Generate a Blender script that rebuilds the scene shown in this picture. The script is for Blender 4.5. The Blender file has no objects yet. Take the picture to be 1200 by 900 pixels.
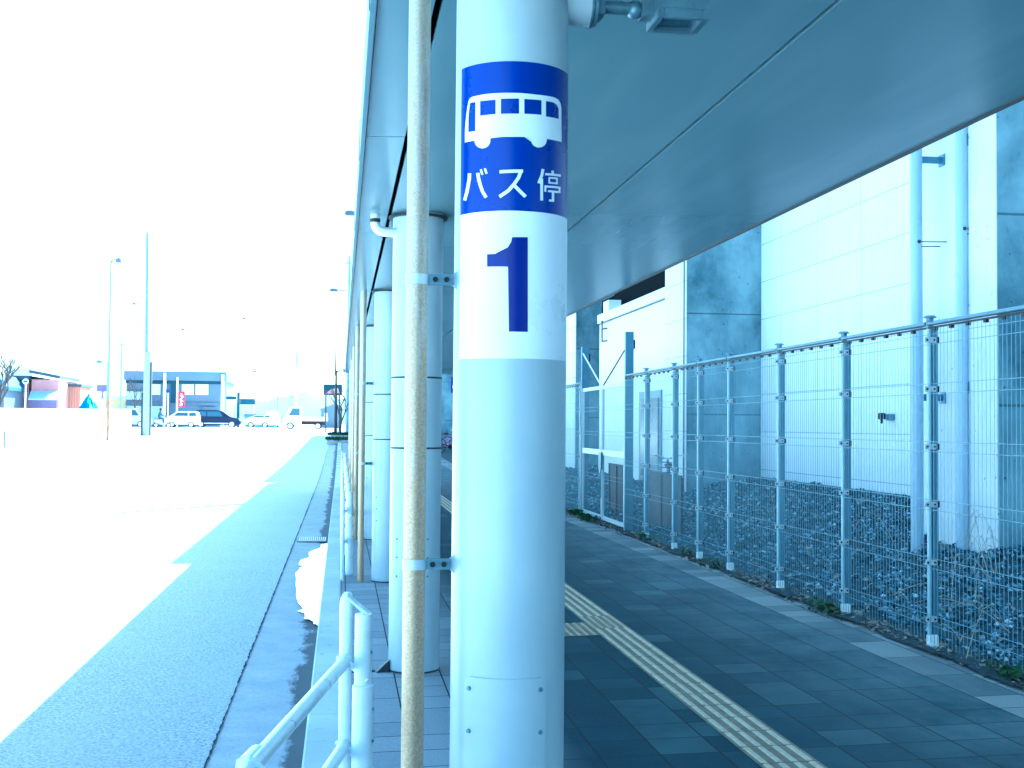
import bpy, math, random
from mathutils import Vector, Matrix
random.seed(7)
C = bpy.context.scene.collection
PI = math.pi
# ------------------------------------------------------------------ camera geometry
F = 1450.0
EYE = Vector((0, 0, 1.62))
yw = Vector((-200, -47, -F)).normalized()
zw = Vector((.008, 1, 0)); zw.z = (200*.008+47)/-F; zw.normalize()
xw = yw.cross(zw).normalized()
def ray(px, py):
    c = Vector((px-600, 450-py, -F))
    return Vector((c.dot(xw), c.dot(yw), c.dot(zw)))
def atY(px, py, Y):
    d = ray(px, py); return EYE + d*(Y/d.y)
def atX(px, py, X):
    d = ray(px, py); return EYE + d*(X/d.x)
def atZ(px, py, Z):
    d = ray(px, py); return EYE + d*((Z-EYE.z)/d.z)

def G(y):
    t = min(1, max(0, (y-35)/60.0)); return 1.27*t*t*(3-2*t)
def road_z(y): return -.10+G(y)
def pave_z(x, y): return .02*(x-.5)+G(y)

# ------------------------------------------------------------------ mesh builder
class MB:
    def __init__(s): s.v = []; s.f = []
    def add(s, vs, fs):
        n = len(s.v); s.v += [tuple(v) for v in vs]; s.f += [tuple(i+n for i in f) for f in fs]; return s
    def box(s, x0, x1, y0, y1, z0, z1):
        if x0 > x1: x0, x1 = x1, x0
        if y0 > y1: y0, y1 = y1, y0
        if z0 > z1: z0, z1 = z1, z0
        return s.add([(x0,y0,z0),(x1,y0,z0),(x1,y1,z0),(x0,y1,z0),(x0,y0,z1),(x1,y0,z1),(x1,y1,z1),(x0,y1,z1)],
              [(0,3,2,1),(4,5,6,7),(0,1,5,4),(1,2,6,5),(2,3,7,6),(3,0,4,7)])
    def cyl(s, p0, p1, r0, r1=None, n=12, cap=True):
        p0 = Vector(p0); p1 = Vector(p1); r1 = r0 if r1 is None else r1
        d = (p1-p0).normalized(); a = Vector((0,0,1)) if abs(d.z) < .9 else Vector((1,0,0))
        u = d.cross(a).normalized(); w = d.cross(u)
        vs = []
        for p, r in ((p0, r0), (p1, r1)):
            for i in range(n):
                t = 2*PI*i/n; vs.append(p+u*(r*math.cos(t))+w*(r*math.sin(t)))
        fs = [(i, (i+1) % n, n+(i+1) % n, n+i) for i in range(n)]
        if cap: fs += [tuple(range(n))[::-1], tuple(range(n, 2*n))]
        return s.add(vs, fs)
    def tube(s, pts, r, n=10):
        pts = [Vector(p) for p in pts]; rs = r if isinstance(r, (list, tuple)) else [r]*len(pts)
        vs = []; d0 = (pts[1]-pts[0]).normalized()
        a = Vector((0,0,1)) if abs(d0.z) < .9 else Vector((1,0,0)); u = d0.cross(a).normalized()
        for i, p in enumerate(pts):
            d = (pts[min(i+1, len(pts)-1)]-pts[max(i-1, 0)]).normalized()
            u = (u-d*u.dot(d)).normalized(); w = d.cross(u)
            for k in range(n):
                t = 2*PI*k/n; vs.append(p+u*(rs[i]*math.cos(t))+w*(rs[i]*math.sin(t)))
        fs = []
        for i in range(len(pts)-1):
            for k in range(n): fs.append((i*n+k, i*n+(k+1) % n, (i+1)*n+(k+1) % n, (i+1)*n+k))
        fs += [tuple(range(n))[::-1], tuple(range((len(pts)-1)*n, len(pts)*n))]
        return s.add(vs, fs)
    def prism(s, pts, axis, a, b):
        """pts: 2D outline; axis 'x','y','z' extruded from a to b"""
        n = len(pts)
        def m(p, t):
            return (t, p[0], p[1]) if axis == 'x' else (p[0], t, p[1]) if axis == 'y' else (p[0], p[1], t)
        vs = [m(p, a) for p in pts]+[m(p, b) for p in pts]
        fs = [tuple(range(n))[::-1], tuple(range(n, 2*n))]+[(i, (i+1) % n, n+(i+1) % n, n+i) for i in range(n)]
        return s.add(vs, fs)
    def ring(s, c, r0, r1, z0, z1, n=32):
        vs = []
        for r, z in ((r0, z0), (r1, z0), (r1, z1), (r0, z1)):
            for i in range(n):
                t = 2*PI*i/n; vs.append((c[0]+r*math.cos(t), c[1]+r*math.sin(t), z))
        fs = []
        for j in range(4):
            for i in range(n):
                fs.append((j*n+i, j*n+(i+1) % n, ((j+1) % 4)*n+(i+1) % n, ((j+1) % 4)*n+i))
        return s.add(vs, fs)
    def sphere(s, c, rx, ry=None, rz=None, n=12, m=8):
        ry = ry or rx; rz = rz or rx; vs = []
        for j in range(1, m):
            a = PI*j/m
            for i in range(n):
                t = 2*PI*i/n; vs.append((c[0]+rx*math.sin(a)*math.cos(t), c[1]+ry*math.sin(a)*math.sin(t), c[2]+rz*math.cos(a)))
        vs += [(c[0], c[1], c[2]+rz), (c[0], c[1], c[2]-rz)]; T = len(vs)-2
        fs = []
        for j in range(m-2):
            for i in range(n): fs.append((j*n+i, (j+1)*n+i, (j+1)*n+(i+1) % n, j*n+(i+1) % n))
        for i in range(n):
            fs.append((T, i, (i+1) % n)); fs.append((T+1, (m-2)*n+(i+1) % n, (m-2)*n+i))
        return s.add(vs, fs)
    def build(s, name, mat, parent=None, loc=None, smooth=True, local=False, bevel=0, fix=True):
        """verts are given in world space unless local; origin at loc (or at the parent's root)"""
        o0 = Vector((0,0,0))
        if loc is not None: o0 = Vector(loc)
        elif parent is not None and not local:
            p = parent
            while p is not None: o0 = o0+p.location; p = p.parent
        me = bpy.data.meshes.new(name)
        me.from_pydata([tuple(Vector(v)-o0) for v in s.v], [], s.f)
        me.materials.append(mat); me.validate()
        if fix:
            import bmesh
            b = bmesh.new(); b.from_mesh(me); bmesh.ops.recalc_face_normals(b, faces=b.faces)
            if bevel:
                es = [e for e in b.edges if len(e.link_faces) == 2 and e.calc_face_angle(0) > .6]
                bmesh.ops.bevel(b, geom=es, offset=bevel, segments=2, affect='EDGES', clamp_overlap=True)
            b.to_mesh(me); b.free()
        if smooth:
            me.polygons.foreach_set('use_smooth', [True]*len(me.polygons))
            me.set_sharp_from_angle(angle=math.radians(35))
        me.update()
        o = bpy.data.objects.new(name, me); C.objects.link(o)
        if loc is not None: o.location = loc
        if parent is not None: o.parent = parent
        return o
def tag(o, label=None, cat=None, group=None, kind=None):
    if label: o['label'] = label
    if cat: o['category'] = cat
    if group: o['group'] = group
    if kind: o['kind'] = kind
    return o
def root(name, loc, label, cat, group=None, rz=0):
    o = bpy.data.objects.new(name, None); C.objects.link(o); o.location = loc; o.rotation_euler.z = rz
    o.empty_display_size = .2
    return tag(o, label, cat, group)
def copy_tree(o, parent=None):
    c = o.copy(); C.objects.link(c)
    if parent is not None: c.parent = parent
    for ch in list(o.children): copy_tree(ch, c)
    return c
def dup(o, loc, rz, label):
    c = copy_tree(o); c.location = loc; c.rotation_euler.z = rz; c['label'] = label; return c
def structure(mb, name, mat, **k):
    o = mb.build(name, mat, **k); o['kind'] = 'structure'; return o

# ------------------------------------------------------------------ materials
def newmat(name):
    m = bpy.data.materials.new(name); m.use_nodes = True
    nt = m.node_tree; return m, nt, nt.nodes['Principled BSDF']
def N(nt, t, **k):
    n = nt.nodes.new(t)
    for a, b in k.items():
        if a in n.inputs.keys() if hasattr(n.inputs, 'keys') else False: n.inputs[a].default_value = b
        else: setattr(n, a, b)
    return n
def mix(nt, fac, a, b, mode='MIX'):
    n = nt.nodes.new('ShaderNodeMix'); n.data_type = 'RGBA'; n.blend_type = mode
    for sock, v in ((n.inputs[0], fac), (n.inputs[6], a), (n.inputs[7], b)):
        if hasattr(v, 'is_linked') or isinstance(v, bpy.types.NodeSocket): nt.links.new(v, sock)
        elif isinstance(v, (int, float)): sock.default_value = v
        else: sock.default_value = (*v, 1)
    return n.outputs[2]
def ramp(nt, src, stops):
    r = nt.nodes.new('ShaderNodeValToRGB'); nt.links.new(src, r.inputs[0])
    el = r.color_ramp.elements
    while len(el) < len(stops): el.new(.5)
    for e, (p, c) in zip(el, stops):
        e.position = p; e.color = (c, c, c, 1) if isinstance(c, (int, float)) else (*c, 1)
    return r.outputs[0]
def noise(nt, scale, detail=6, rough=.6, vec=None, dist=0):
    n = nt.nodes.new('ShaderNodeTexNoise'); n.inputs['Scale'].default_value = scale
    n.inputs['Detail'].default_value = detail; n.inputs['Roughness'].default_value = rough; n.inputs['Distortion'].default_value = dist
    if vec is None:
        vec = nt.nodes.new('ShaderNodeTexCoord').outputs['Object']
    nt.links.new(vec, n.inputs['Vector']); return n.outputs[0]
def geomap(nt, scale=(1,1,1)):
    t = nt.nodes.new('ShaderNodeNewGeometry'); m = nt.nodes.new('ShaderNodeMapping')
    nt.links.new(t.outputs['Position'], m.inputs['Vector']); m.inputs['Scale'].default_value = scale
    return m.outputs[0]
def bump(nt, bs, src, strength, dist=.01):
    b = nt.nodes.new('ShaderNodeBump'); b.inputs['Strength'].default_value = strength; b.inputs['Distance'].default_value = dist
    nt.links.new(src, b.inputs['Height']); nt.links.new(b.outputs[0], bs.inputs['Normal']); return b
def M(name, col, rough=.6, metal=0, var=.15, scale=6, bmp=0, bscale=60, stretch=(1,1,1), spec=None, coat=0):
    m, nt, b = newmat(name)
    v = geomap(nt, stretch)
    n1 = noise(nt, scale, vec=v); f = ramp(nt, n1, [(.3, 0), (.7, 1)])
    a = tuple(c*(1-var) for c in col); c2 = tuple(min(1, c*(1+var)) for c in col)
    nt.links.new(mix(nt, f, a, c2), b.inputs['Base Color'])
    rr = nt.nodes.new('ShaderNodeMapRange'); nt.links.new(n1, rr.inputs[0])
    rr.inputs[3].default_value = max(.02, rough-.1); rr.inputs[4].default_value = min(1, rough+.1)
    nt.links.new(rr.outputs[0], b.inputs['Roughness'])
    b.inputs['Metallic'].default_value = metal
    if coat: b.inputs['Coat Weight'].default_value = coat
    if spec is None: spec = .5 if (metal or rough < .4) else .2
    b.inputs['Specular IOR Level'].default_value = spec
    if bmp: bump(nt, b, noise(nt, bscale, vec=v), bmp, .004)
    return m
mt = {}
mt['column'] = M('painted_steel', (.50, .57, .60), .34, 0, .05, 3, .05, 90)
def mk_column():
    m, nt, b = newmat('column_paint')
    v = geomap(nt)
    big = noise(nt, 2.2, 5, .6, v); streak = noise(nt, 9, 5, .7, geomap(nt, (6, 6, .5)))
    specks = noise(nt, 260, 2, .5, v)
    c = mix(nt, ramp(nt, big, [(.35, 0), (.7, 1)]), (.38, .45, .50), (.45, .52, .55))
    c = mix(nt, ramp(nt, streak, [(.55, 0), (.8, .35)]), c, (.36, .38, .36))
    c = mix(nt, ramp(nt, specks, [(.70, 0), (.78, .35)]), c, (.25, .23, .2))
    nt.links.new(c, b.inputs['Base Color']); b.inputs['Roughness'].default_value = .36
    bump(nt, b, noise(nt, 30, 4, .5, v), .06, .004)
    return m
mt['column'] = mk_column()
mt['rail'] = M('white_rail_paint', (.70, .76, .78), .3, 0, .06, 8)
def mk_soffit():
    m, nt, b = newmat('soffit_panel')
    n1 = noise(nt, .7, 1.5, .4, geomap(nt)); n2 = noise(nt, 5, 2, .5, geomap(nt, (1, .12, 1)))
    c = mix(nt, n1, (.11, .19, .225), (.165, .245, .28)); c = mix(nt, ramp(nt, n2, [(.45, 0), (.9, .5)]), c, (.22, .29, .32))
    nt.links.new(c, b.inputs['Base Color']); b.inputs['Roughness'].default_value = .22; b.inputs['Specular IOR Level'].default_value = .6
    return m
mt['soffit'] = mk_soffit()
mt['trim'] = M('dark_trim', (.035, .04, .045), .5)
mt['void'] = M('dark_void', (.004, .006, .008), .9, 0, .1, spec=.02)  # near black, in place of the shade inside slots and recesses
mt['fascia'] = M('fascia_metal', (.14, .22, .27), .35, .3, .08)
mt['roof'] = M('roof_sheet', (.35, .38, .4), .5, .2)
mt['white'] = M('white_paint', (.78, .8, .8), .45, 0, .04)
mt['clamp'] = M('clamp_white', (.50, .56, .60), .4, .2, .08, 30)
mt['galv'] = M('galvanised', (.13, .21, .26), .42, .5, .22, 18, .05, 120)
mt['wire'] = M('galvanised_wire', (.16, .26, .33), .4, .5, .12, 20)
mt['fpost'] = M('fence_post_paint', (.10, .19, .26), .4, .3, .12, 8)
mt['fpost2'] = M('fence_post_strip', (.30, .42, .50), .35, .2, .1, 12)
mt['black'] = M('black_plastic', (.015, .016, .018), .5)
mt['rubber'] = M('tyre_rubber', (.02, .02, .02), .8)
mt['glass'] = M('car_glass', (.03, .07, .10), .2, 0, .1, spec=.45)
mt['chrome'] = M('rim_metal', (.6, .62, .64), .3, .6)
mt['sticker_w'] = M('sticker_white', (.80, .83, .84), .3, 0, .02, 4)
mt['sticker_b'] = M('sticker_blue', (.003, .024, .26), .28, 0, .03, 4, spec=.35)
mt['sticker_n'] = M('sticker_navy', (.003, .010, .18), .3, 0, .03, 4, spec=.3)
mt['hill'] = M('hill_forest', (.06, .09, .07), .9, 0, .3, .01)
mt['bark'] = M('bark', (.06, .05, .05), .9, 0, .3, 12, .4, 40)
mt['leafg'] = M('weed_leaf', (.03, .075, .025), .6, 0, .4, 30)
mt['leafd'] = M('dry_leaf', (.22, .20, .16), .8, 0, .5, 25)
mt['stalk'] = M('dry_stalk', (.34, .29, .2), .8, 0, .4, 20)

def mk_pipe():
    m, nt, b = newmat('rusty_drainpipe')
    g = nt.nodes.new('ShaderNodeNewGeometry'); sp = nt.nodes.new('ShaderNodeSeparateXYZ'); nt.links.new(g.outputs['Position'], sp.inputs[0])
    h = nt.nodes.new('ShaderNodeMapRange'); nt.links.new(sp.outputs[2], h.inputs[0])
    h.inputs[1].default_value = 2.3; h.inputs[2].default_value = .9; h.inputs[3].default_value = .0; h.inputs[4].default_value = .28
    n1 = noise(nt, 22, 8, .7, geomap(nt, (3, 3, .35))); n2 = noise(nt, 160, 5, .7, geomap(nt))
    ad = nt.nodes.new('ShaderNodeMath'); ad.operation = 'ADD'; nt.links.new(h.outputs[0], ad.inputs[0]); nt.links.new(n1, ad.inputs[1])
    f = ramp(nt, ad.outputs[0], [(.42, 0), (.68, 1)])
    base = mix(nt, ramp(nt, n2, [(.4, 0), (.65, 1)]), (.40, .37, .31), (.50, .47, .41))
    rust = mix(nt, ramp(nt, n2, [(.38, 0), (.66, 1)]), (.34, .24, .14), (.50, .40, .27))
    c = mix(nt, f, base, rust)
    c = mix(nt, ramp(nt, noise(nt, 420, 3, .6, geomap(nt)), [(.66, 0), (.74, .5)]), c, (.16, .09, .05))
    nt.links.new(c, b.inputs['Base Color']); b.inputs['Roughness'].default_value = .42; b.inputs['Metallic'].default_value = .45
    bump(nt, b, n2, .35, .003); return m
mt['pipe'] = mk_pipe()

def mk_concrete(name, a, c2, joints=True):
    m, nt, b = newmat(name)
    n1 = noise(nt, .9, 8, .65, geomap(nt, (1, 1, .7)), .15); n2 = noise(nt, 7, 8, .7, geomap(nt, (1, 1, .35)))
    c = mix(nt, ramp(nt, n1, [(.35, 0), (.62, 1)]), a, c2)
    c = mix(nt, ramp(nt, n2, [(.58, 0), (.75, .5)]), c, tuple(x*.5 for x in a))
    pits = nt.nodes.new('ShaderNodeTexVoronoi'); pits.inputs['Scale'].default_value = 6; nt.links.new(geomap(nt), pits.inputs['Vector'])
    c = mix(nt, ramp(nt, pits.outputs[0], [(.06, .8), (.10, 0)]), c, tuple(x*.4 for x in a))
    if joints:
        g = nt.nodes.new('ShaderNodeNewGeometry'); sp = nt.nodes.new('ShaderNodeSeparateXYZ'); nt.links.new(g.outputs['Position'], sp.inputs[0])
        mm = nt.nodes.new('ShaderNodeMath'); mm.operation = 'PINGPONG'; nt.links.new(sp.outputs[2], mm.inputs[0]); mm.inputs[1].default_value = .925
        c = mix(nt, ramp(nt, mm.outputs[0], [(.010, .7), (.016, 0)]), c, tuple(x*.35 for x in a))
    nt.links.new(c, b.inputs['Base Color']); b.inputs['Roughness'].default_value = .85
    bump(nt, b, n2, .3, .01); return m
mt['concrete'] = mk_concrete('cast_concrete', (.06, .12, .155), (.25, .36, .40))
mt['lit_face'] = mk_concrete('lit_concrete', (.60, .62, .62), (.74, .76, .75), False)  # lit copy of the pier concrete
mt['concrete2'] = mk_concrete('kerb_concrete', (.46, .50, .50), (.62, .64, .63), False)

def mk_panels(name, col, w, h, oy, oz, mort):
    m, nt, b = newmat(name)
    g = nt.nodes.new('ShaderNodeNewGeometry'); sp = nt.nodes.new('ShaderNodeSeparateXYZ'); nt.links.new(g.outputs['Position'], sp.inputs[0])
    ax = nt.nodes.new('ShaderNodeMath'); ax.operation = 'ADD'; nt.links.new(sp.outputs[0], ax.inputs[0]); nt.links.new(sp.outputs[1], ax.inputs[1])
    cb = nt.nodes.new('ShaderNodeCombineXYZ'); nt.links.new(ax.outputs[0], cb.inputs[0]); nt.links.new(sp.outputs[2], cb.inputs[1])
    mp = nt.nodes.new('ShaderNodeMapping'); nt.links.new(cb.outputs[0], mp.inputs[0]); mp.inputs['Location'].default_value = (oy, oz, 0)
    br = nt.nodes.new('ShaderNodeTexBrick'); nt.links.new(mp.outputs[0], br.inputs[0]); br.offset = 0
    br.inputs['Scale'].default_value = 1; br.inputs['Brick Width'].default_value = w; br.inputs['Row Height'].default_value = h
    br.inputs['Mortar Size'].default_value = .006; br.inputs['Mortar Smooth'].default_value = .1
    br.inputs['Color1'].default_value = (*col, 1); br.inputs['Color2'].default_value = (*[c*.93 for c in col], 1); br.inputs['Mortar'].default_value = (*mort, 1)
    n2 = noise(nt, 3, 7, .7, geomap(nt, (1, 1, .25)))
    c = mix(nt, ramp(nt, n2, [(.45, 0), (.8, .3)]), br.outputs[0], tuple(x*.65 for x in col))
    nt.links.new(c, b.inputs['Base Color']); b.inputs['Roughness'].default_value = .6
    bump(nt, b, br.outputs['Fac'], -.3, .006); return m
mt['panel'] = mk_panels('white_wall_panel', (.80, .83, .83), 1.68, .69, 0, -.16, (.30, .33, .34))

def mk_pavers():
    m, nt, b = newmat('concrete_pavers')
    g = nt.nodes.new('ShaderNodeNewGeometry'); sp = nt.nodes.new('ShaderNodeSeparateXYZ'); nt.links.new(g.outputs['Position'], sp.inputs[0])
    cb = nt.nodes.new('ShaderNodeCombineXYZ'); nt.links.new(sp.outputs[1], cb.inputs[0]); nt.links.new(sp.outputs[0], cb.inputs[1])
    mp = nt.nodes.new('ShaderNodeMapping'); nt.links.new(cb.outputs[0], mp.inputs[0]); mp.inputs['Location'].default_value = (.07, -.06, 0)
    def brick(w, off, ms):
        br = nt.nodes.new('ShaderNodeTexBrick'); nt.links.new(mp.outputs[0], br.inputs[0]); br.offset = off
        br.inputs['Scale'].default_value = 1; br.inputs['Brick Width'].default_value = w; br.inputs['Row Height'].default_value = .3
        br.inputs['Mortar Size'].default_value = .005; br.inputs['Mortar Smooth'].default_value = .15
        br.inputs['Color1'].default_value = (0, 0, 0, 1); br.inputs['Color2'].default_value = (1, 1, 1, 1); br.inputs['Mortar'].default_value = (.5, .5, .5, 1)
        return br
    b1 = brick(.6, .5, .0035); b2 = brick(.3, 0, .0035)
    # some long slabs are split in two short ones
    wn = nt.nodes.new('ShaderNodeTexWhiteNoise'); wn.noise_dimensions = '1D'; nt.links.new(b1.outputs[0], wn.inputs['W'])
    sel = ramp(nt, wn.outputs[0], [(.44, 0), (.45, 1)])
    tone = mix(nt, sel, b1.outputs[0], b2.outputs[0])
    fac = mix(nt, sel, b1.outputs['Fac'], b2.outputs['Fac'])
    c = ramp(nt, tone, [(0, (.012, .042, .058)), (.5, (.017, .052, .070)), (.82, (.028, .066, .084)), (.97, (.06, .11, .125))])
    n1 = noise(nt, 1.1, 8, .7, geomap(nt)); n2 = noise(nt, 90, 5, .7, geomap(nt))
    c = mix(nt, ramp(nt, n1, [(.35, .55), (.62, 0)]), c, (.005, .022, .038))
    # the roof's shade is painted in: dark middle, paler towards fence and kerb
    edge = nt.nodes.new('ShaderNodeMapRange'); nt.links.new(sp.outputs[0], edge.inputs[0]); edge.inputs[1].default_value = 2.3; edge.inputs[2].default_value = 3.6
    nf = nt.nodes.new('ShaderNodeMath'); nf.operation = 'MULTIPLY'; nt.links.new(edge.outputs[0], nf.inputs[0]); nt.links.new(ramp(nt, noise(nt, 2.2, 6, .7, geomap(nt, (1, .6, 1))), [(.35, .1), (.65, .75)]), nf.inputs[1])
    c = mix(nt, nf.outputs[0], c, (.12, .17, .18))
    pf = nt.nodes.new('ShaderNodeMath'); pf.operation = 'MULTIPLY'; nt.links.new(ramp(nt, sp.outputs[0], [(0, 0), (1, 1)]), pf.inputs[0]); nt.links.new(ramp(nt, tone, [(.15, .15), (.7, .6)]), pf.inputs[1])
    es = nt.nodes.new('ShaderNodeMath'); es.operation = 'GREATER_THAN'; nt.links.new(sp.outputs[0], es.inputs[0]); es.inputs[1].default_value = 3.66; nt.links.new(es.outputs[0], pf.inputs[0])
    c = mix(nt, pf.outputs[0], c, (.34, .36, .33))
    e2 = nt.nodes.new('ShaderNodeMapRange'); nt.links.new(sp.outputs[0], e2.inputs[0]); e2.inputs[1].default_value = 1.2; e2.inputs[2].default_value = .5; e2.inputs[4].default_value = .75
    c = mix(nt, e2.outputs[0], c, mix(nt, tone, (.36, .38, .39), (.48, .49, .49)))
    c = mix(nt, ramp(nt, n2, [(.35, .35), (.6, 0)]), c, (.06, .065, .07))
    c = mix(nt, fac, c, (.018, .02, .022))
    nt.links.new(c, b.inputs['Base Color']); b.inputs['Roughness'].default_value = .75; b.inputs['Specular IOR Level'].default_value = .12
    bp = bump(nt, b, fac, -.5, .006)
    b2n = nt.nodes.new('ShaderNodeBump'); b2n.inputs['Strength'].default_value = .25; b2n.inputs['Distance'].default_value = .003
    nt.links.new(n2, b2n.inputs['Height']); nt.links.new(bp.outputs[0], b2n.inputs['Normal']); nt.links.new(b2n.outputs[0], b.inputs['Normal'])
    return m
mt['pavers'] = mk_pavers()

def mk_asphalt():
    m, nt, b = newmat('worn_asphalt')
    v = geomap(nt)
    n1 = noise(nt, 58, 6, .85, v); n2 = noise(nt, .8, 6, .6, v); n3 = noise(nt, 38, 4, .7, v)
    c = mix(nt, ramp(nt, n1, [(.36, 0), (.56, 1)]), (.07, .11, .14), (.86, .90, .92))
    c = mix(nt, ramp(nt, n2, [(.35, .0), (.7, .6)]), c, (.66, .71, .73))
    c = mix(nt, ramp(nt, n3, [(.54, 0), (.66, .4)]), c, (.08, .12, .15))
    nt.links.new(c, b.inputs['Base Color']); b.inputs['Roughness'].default_value = .85
    bump(nt, b, n1, 1, .02); return m
mt['asphalt'] = mk_asphalt()
def mk_gutter():
    m, nt, b = newmat('gutter_concrete')
    v = geomap(nt)
    n1 = noise(nt, 3, 8, .7, v); n2 = noise(nt, 60, 5, .7, v)
    c = mix(nt, ramp(nt, n1, [(.35, 0), (.65, 1)]), (.36, .39, .40), (.48, .50, .51))
    c = mix(nt, ramp(nt, n2, [(.3, .5), (.5, 0)]), c, (.12, .13, .14))
    g = nt.nodes.new('ShaderNodeNewGeometry'); sp = nt.nodes.new('ShaderNodeSeparateXYZ'); nt.links.new(g.outputs['Position'], sp.inputs[0])
    # damp dirt collected along the foot of the kerb, with its own ragged outline
    e = nt.nodes.new('ShaderNodeMapRange'); nt.links.new(sp.outputs[0], e.inputs[0]); e.inputs[1].default_value = -.42; e.inputs[2].default_value = -.2; e.inputs[3].default_value = 0; e.inputs[4].default_value = .5
    ad = nt.nodes.new('ShaderNodeMath'); ad.operation = 'ADD'; nt.links.new(e.outputs[0], ad.inputs[0]); nt.links.new(noise(nt, 2.2, 8, .75, geomap(nt, (1.5, .5, 1))), ad.inputs[1])
    c = mix(nt, ramp(nt, ad.outputs[0], [(.74, 0), (.84, .9)]), c, (.035, .045, .05))
    mm = nt.nodes.new('ShaderNodeMath'); mm.operation = 'PINGPONG'; nt.links.new(sp.outputs[1], mm.inputs[0]); mm.inputs[1].default_value = .6
    nt.links.new(c, b.inputs['Base Color']); b.inputs['Roughness'].default_value = .8
    bump(nt, b, n2, .4, .005); return m
mt['gutter'] = mk_gutter()
mt['ground'] = M('pale_hardstanding', (.42, .42, .41), .9, 0, .15, .3)
mt['palebank'] = M('pale_bank', (.55, .56, .55), .9, 0, .1, .4)
mt['tactile'] = M('tactile_tile', (.20, .17, .12), .7, 0, .3, 14, .25, 200)
mt['tactbar'] = M('tactile_bar', (.46, .40, .28), .6, 0, .2, 30, .2, 200)
mt['soil'] = M('dark_soil', (.025, .045, .055), .95, 0, .4, 9, .6, 50)
mt['stone'] = None
def mk_stone():
    m, nt, b = newmat('crushed_stone')
    oi = nt.nodes.new('ShaderNodeNewGeometry')
    r = ramp(nt, oi.outputs['Random Per Island'], [(0, (.012, .03, .045)), (.35, (.035, .075, .105)), (.72, (.09, .16, .20)), (.92, (.20, .28, .33)), (1, (.42, .50, .54))])
    nt.links.new(r, b.inputs['Base Color']); b.inputs['Roughness'].default_value = .8; b.inputs['Specular IOR Level'].default_value = .15; return m
mt['stone'] = mk_stone()
def mk_water():
    m, nt, b = newmat('puddle_water'); b.inputs['Base Color'].default_value = (.10, .11, .11, 1)
    b.inputs['Roughness'].default_value = .03; b.inputs['IOR'].default_value = 1.5; b.inputs['Specular IOR Level'].default_value = .9
    b.inputs['Coat Weight'].default_value = 1; b.inputs['Coat Roughness'].default_value = .02; return m
mt['water'] = mk_water()

# ------------------------------------------------------------------ ground setting
def sheet(x0, x1, zf, ys, nx=1):
    mb = MB(); xs = [x0+(x1-x0)*i/nx for i in range(nx+1)]
    vs = [(x, y, zf(x, y)) for y in ys for x in xs]; n = nx+1; fs = []
    for j in range(len(ys)-1):
        for i in range(nx): fs.append((j*n+i, j*n+i+1, (j+1)*n+i+1, (j+1)*n+i))
    mb.add(vs, fs); return mb
YS = [-40, -20, -10]+[i for i in range(0, 36, 5)]+[35+2.5*i for i in range(1, 25)]+[110, 130, 200, 400, 1000, 3000]
YP = [y for y in YS if y <= 95]
structure(sheet(-2500, 2500, lambda x, y: road_z(y)-.03, [-300]+YS, 1), 'ground', mt['ground'])
structure(sheet(-16, -.655, lambda x, y: road_z(y)-(.0 if x > -10 else 0), [y for y in YS if y <= 200], 1), 'road', mt['asphalt'])
structure(sheet(-.67, -.17, lambda x, y: road_z(y)-.006+(-.012 if x > -.3 else 0), YP, 1), 'gutter', mt['gutter'])
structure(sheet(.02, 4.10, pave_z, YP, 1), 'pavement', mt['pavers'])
kb = MB()
y = -20.0
while y < 90:
    L = .6 if y < 40 else 2.0
    a, c_ = y+.002, y+L-.003; g = G(y+L/2) if y >= 35 else 0
    kb.prism([(-.18, -.14+g), (-.165, .0+g), (-.155, .012+g), (.0, .012+g), (.016, .0+g), (.016, -.14+g)], 'y', a, c_)
    y += L
structure(kb, 'kerb', mt['concrete2'], smooth=False)
# embankment behind the fence
def bank_z(x, y):
    return pave_z(4.1, y)-.01+max(0, (x-4.25))*.19
def bank_n(x, y):
    return bank_z(x, y)+.035*math.sin(x*5+y*3.1)+.03*math.sin(y*7-x*4) if x > 4.4 and x < 7.5 else bank_z(x, y)
structure(sheet(4.09, 7.9, bank_n, [y*.35 for y in range(-10, 140)]+[60, 90], 14), 'embankment', mt['soil'])
# crushed stone on the bank
st = MB()
def stone(mb, x, y, z, s):
    rx, ry, rz = (s*random.uniform(.6, 1.3) for _ in range(3)); a = random.uniform(0, PI); ca, sa = math.cos(a), math.sin(a)
    t = random.uniform(-.5, .5)
    vs = []
    for p in ((1, 0, t), (0, 1, -t), (-1, 0, t*.5), (0, -1, -t), (.3, .2, 1), (-.2, .1, -1)):
        X, Y_, Z = p[0]*rx, p[1]*ry, p[2]*rz*.7
        vs.append((x+X*ca-Y_*sa, y+X*sa+Y_*ca, z+Z))
    mb.add(vs, [(0, 1, 4), (1, 2, 4), (2, 3, 4), (3, 0, 4), (1, 0, 5), (2, 1, 5), (3, 2, 5), (0, 3, 5)])
for i in range(38000):
    x = random.uniform(4.35, 7.6); y = 7.0+20*random.random()**1.35
    stone(st, x, y, bank_n(x, y)+random.uniform(-.005, .02), random.choice((.013, .017, .022, .03)))
for i in range(3500):
    x = random.uniform(4.3, 7.6); y = random.uniform(26, 45)
    stone(st, x, y, bank_n(x, y)+.01, .05)
o = st.build('gravel', mt['stone'], smooth=False, fix=False); tag(o, 'blue grey crushed stone covering the bank behind the mesh fence', 'gravel', kind='stuff')
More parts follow.
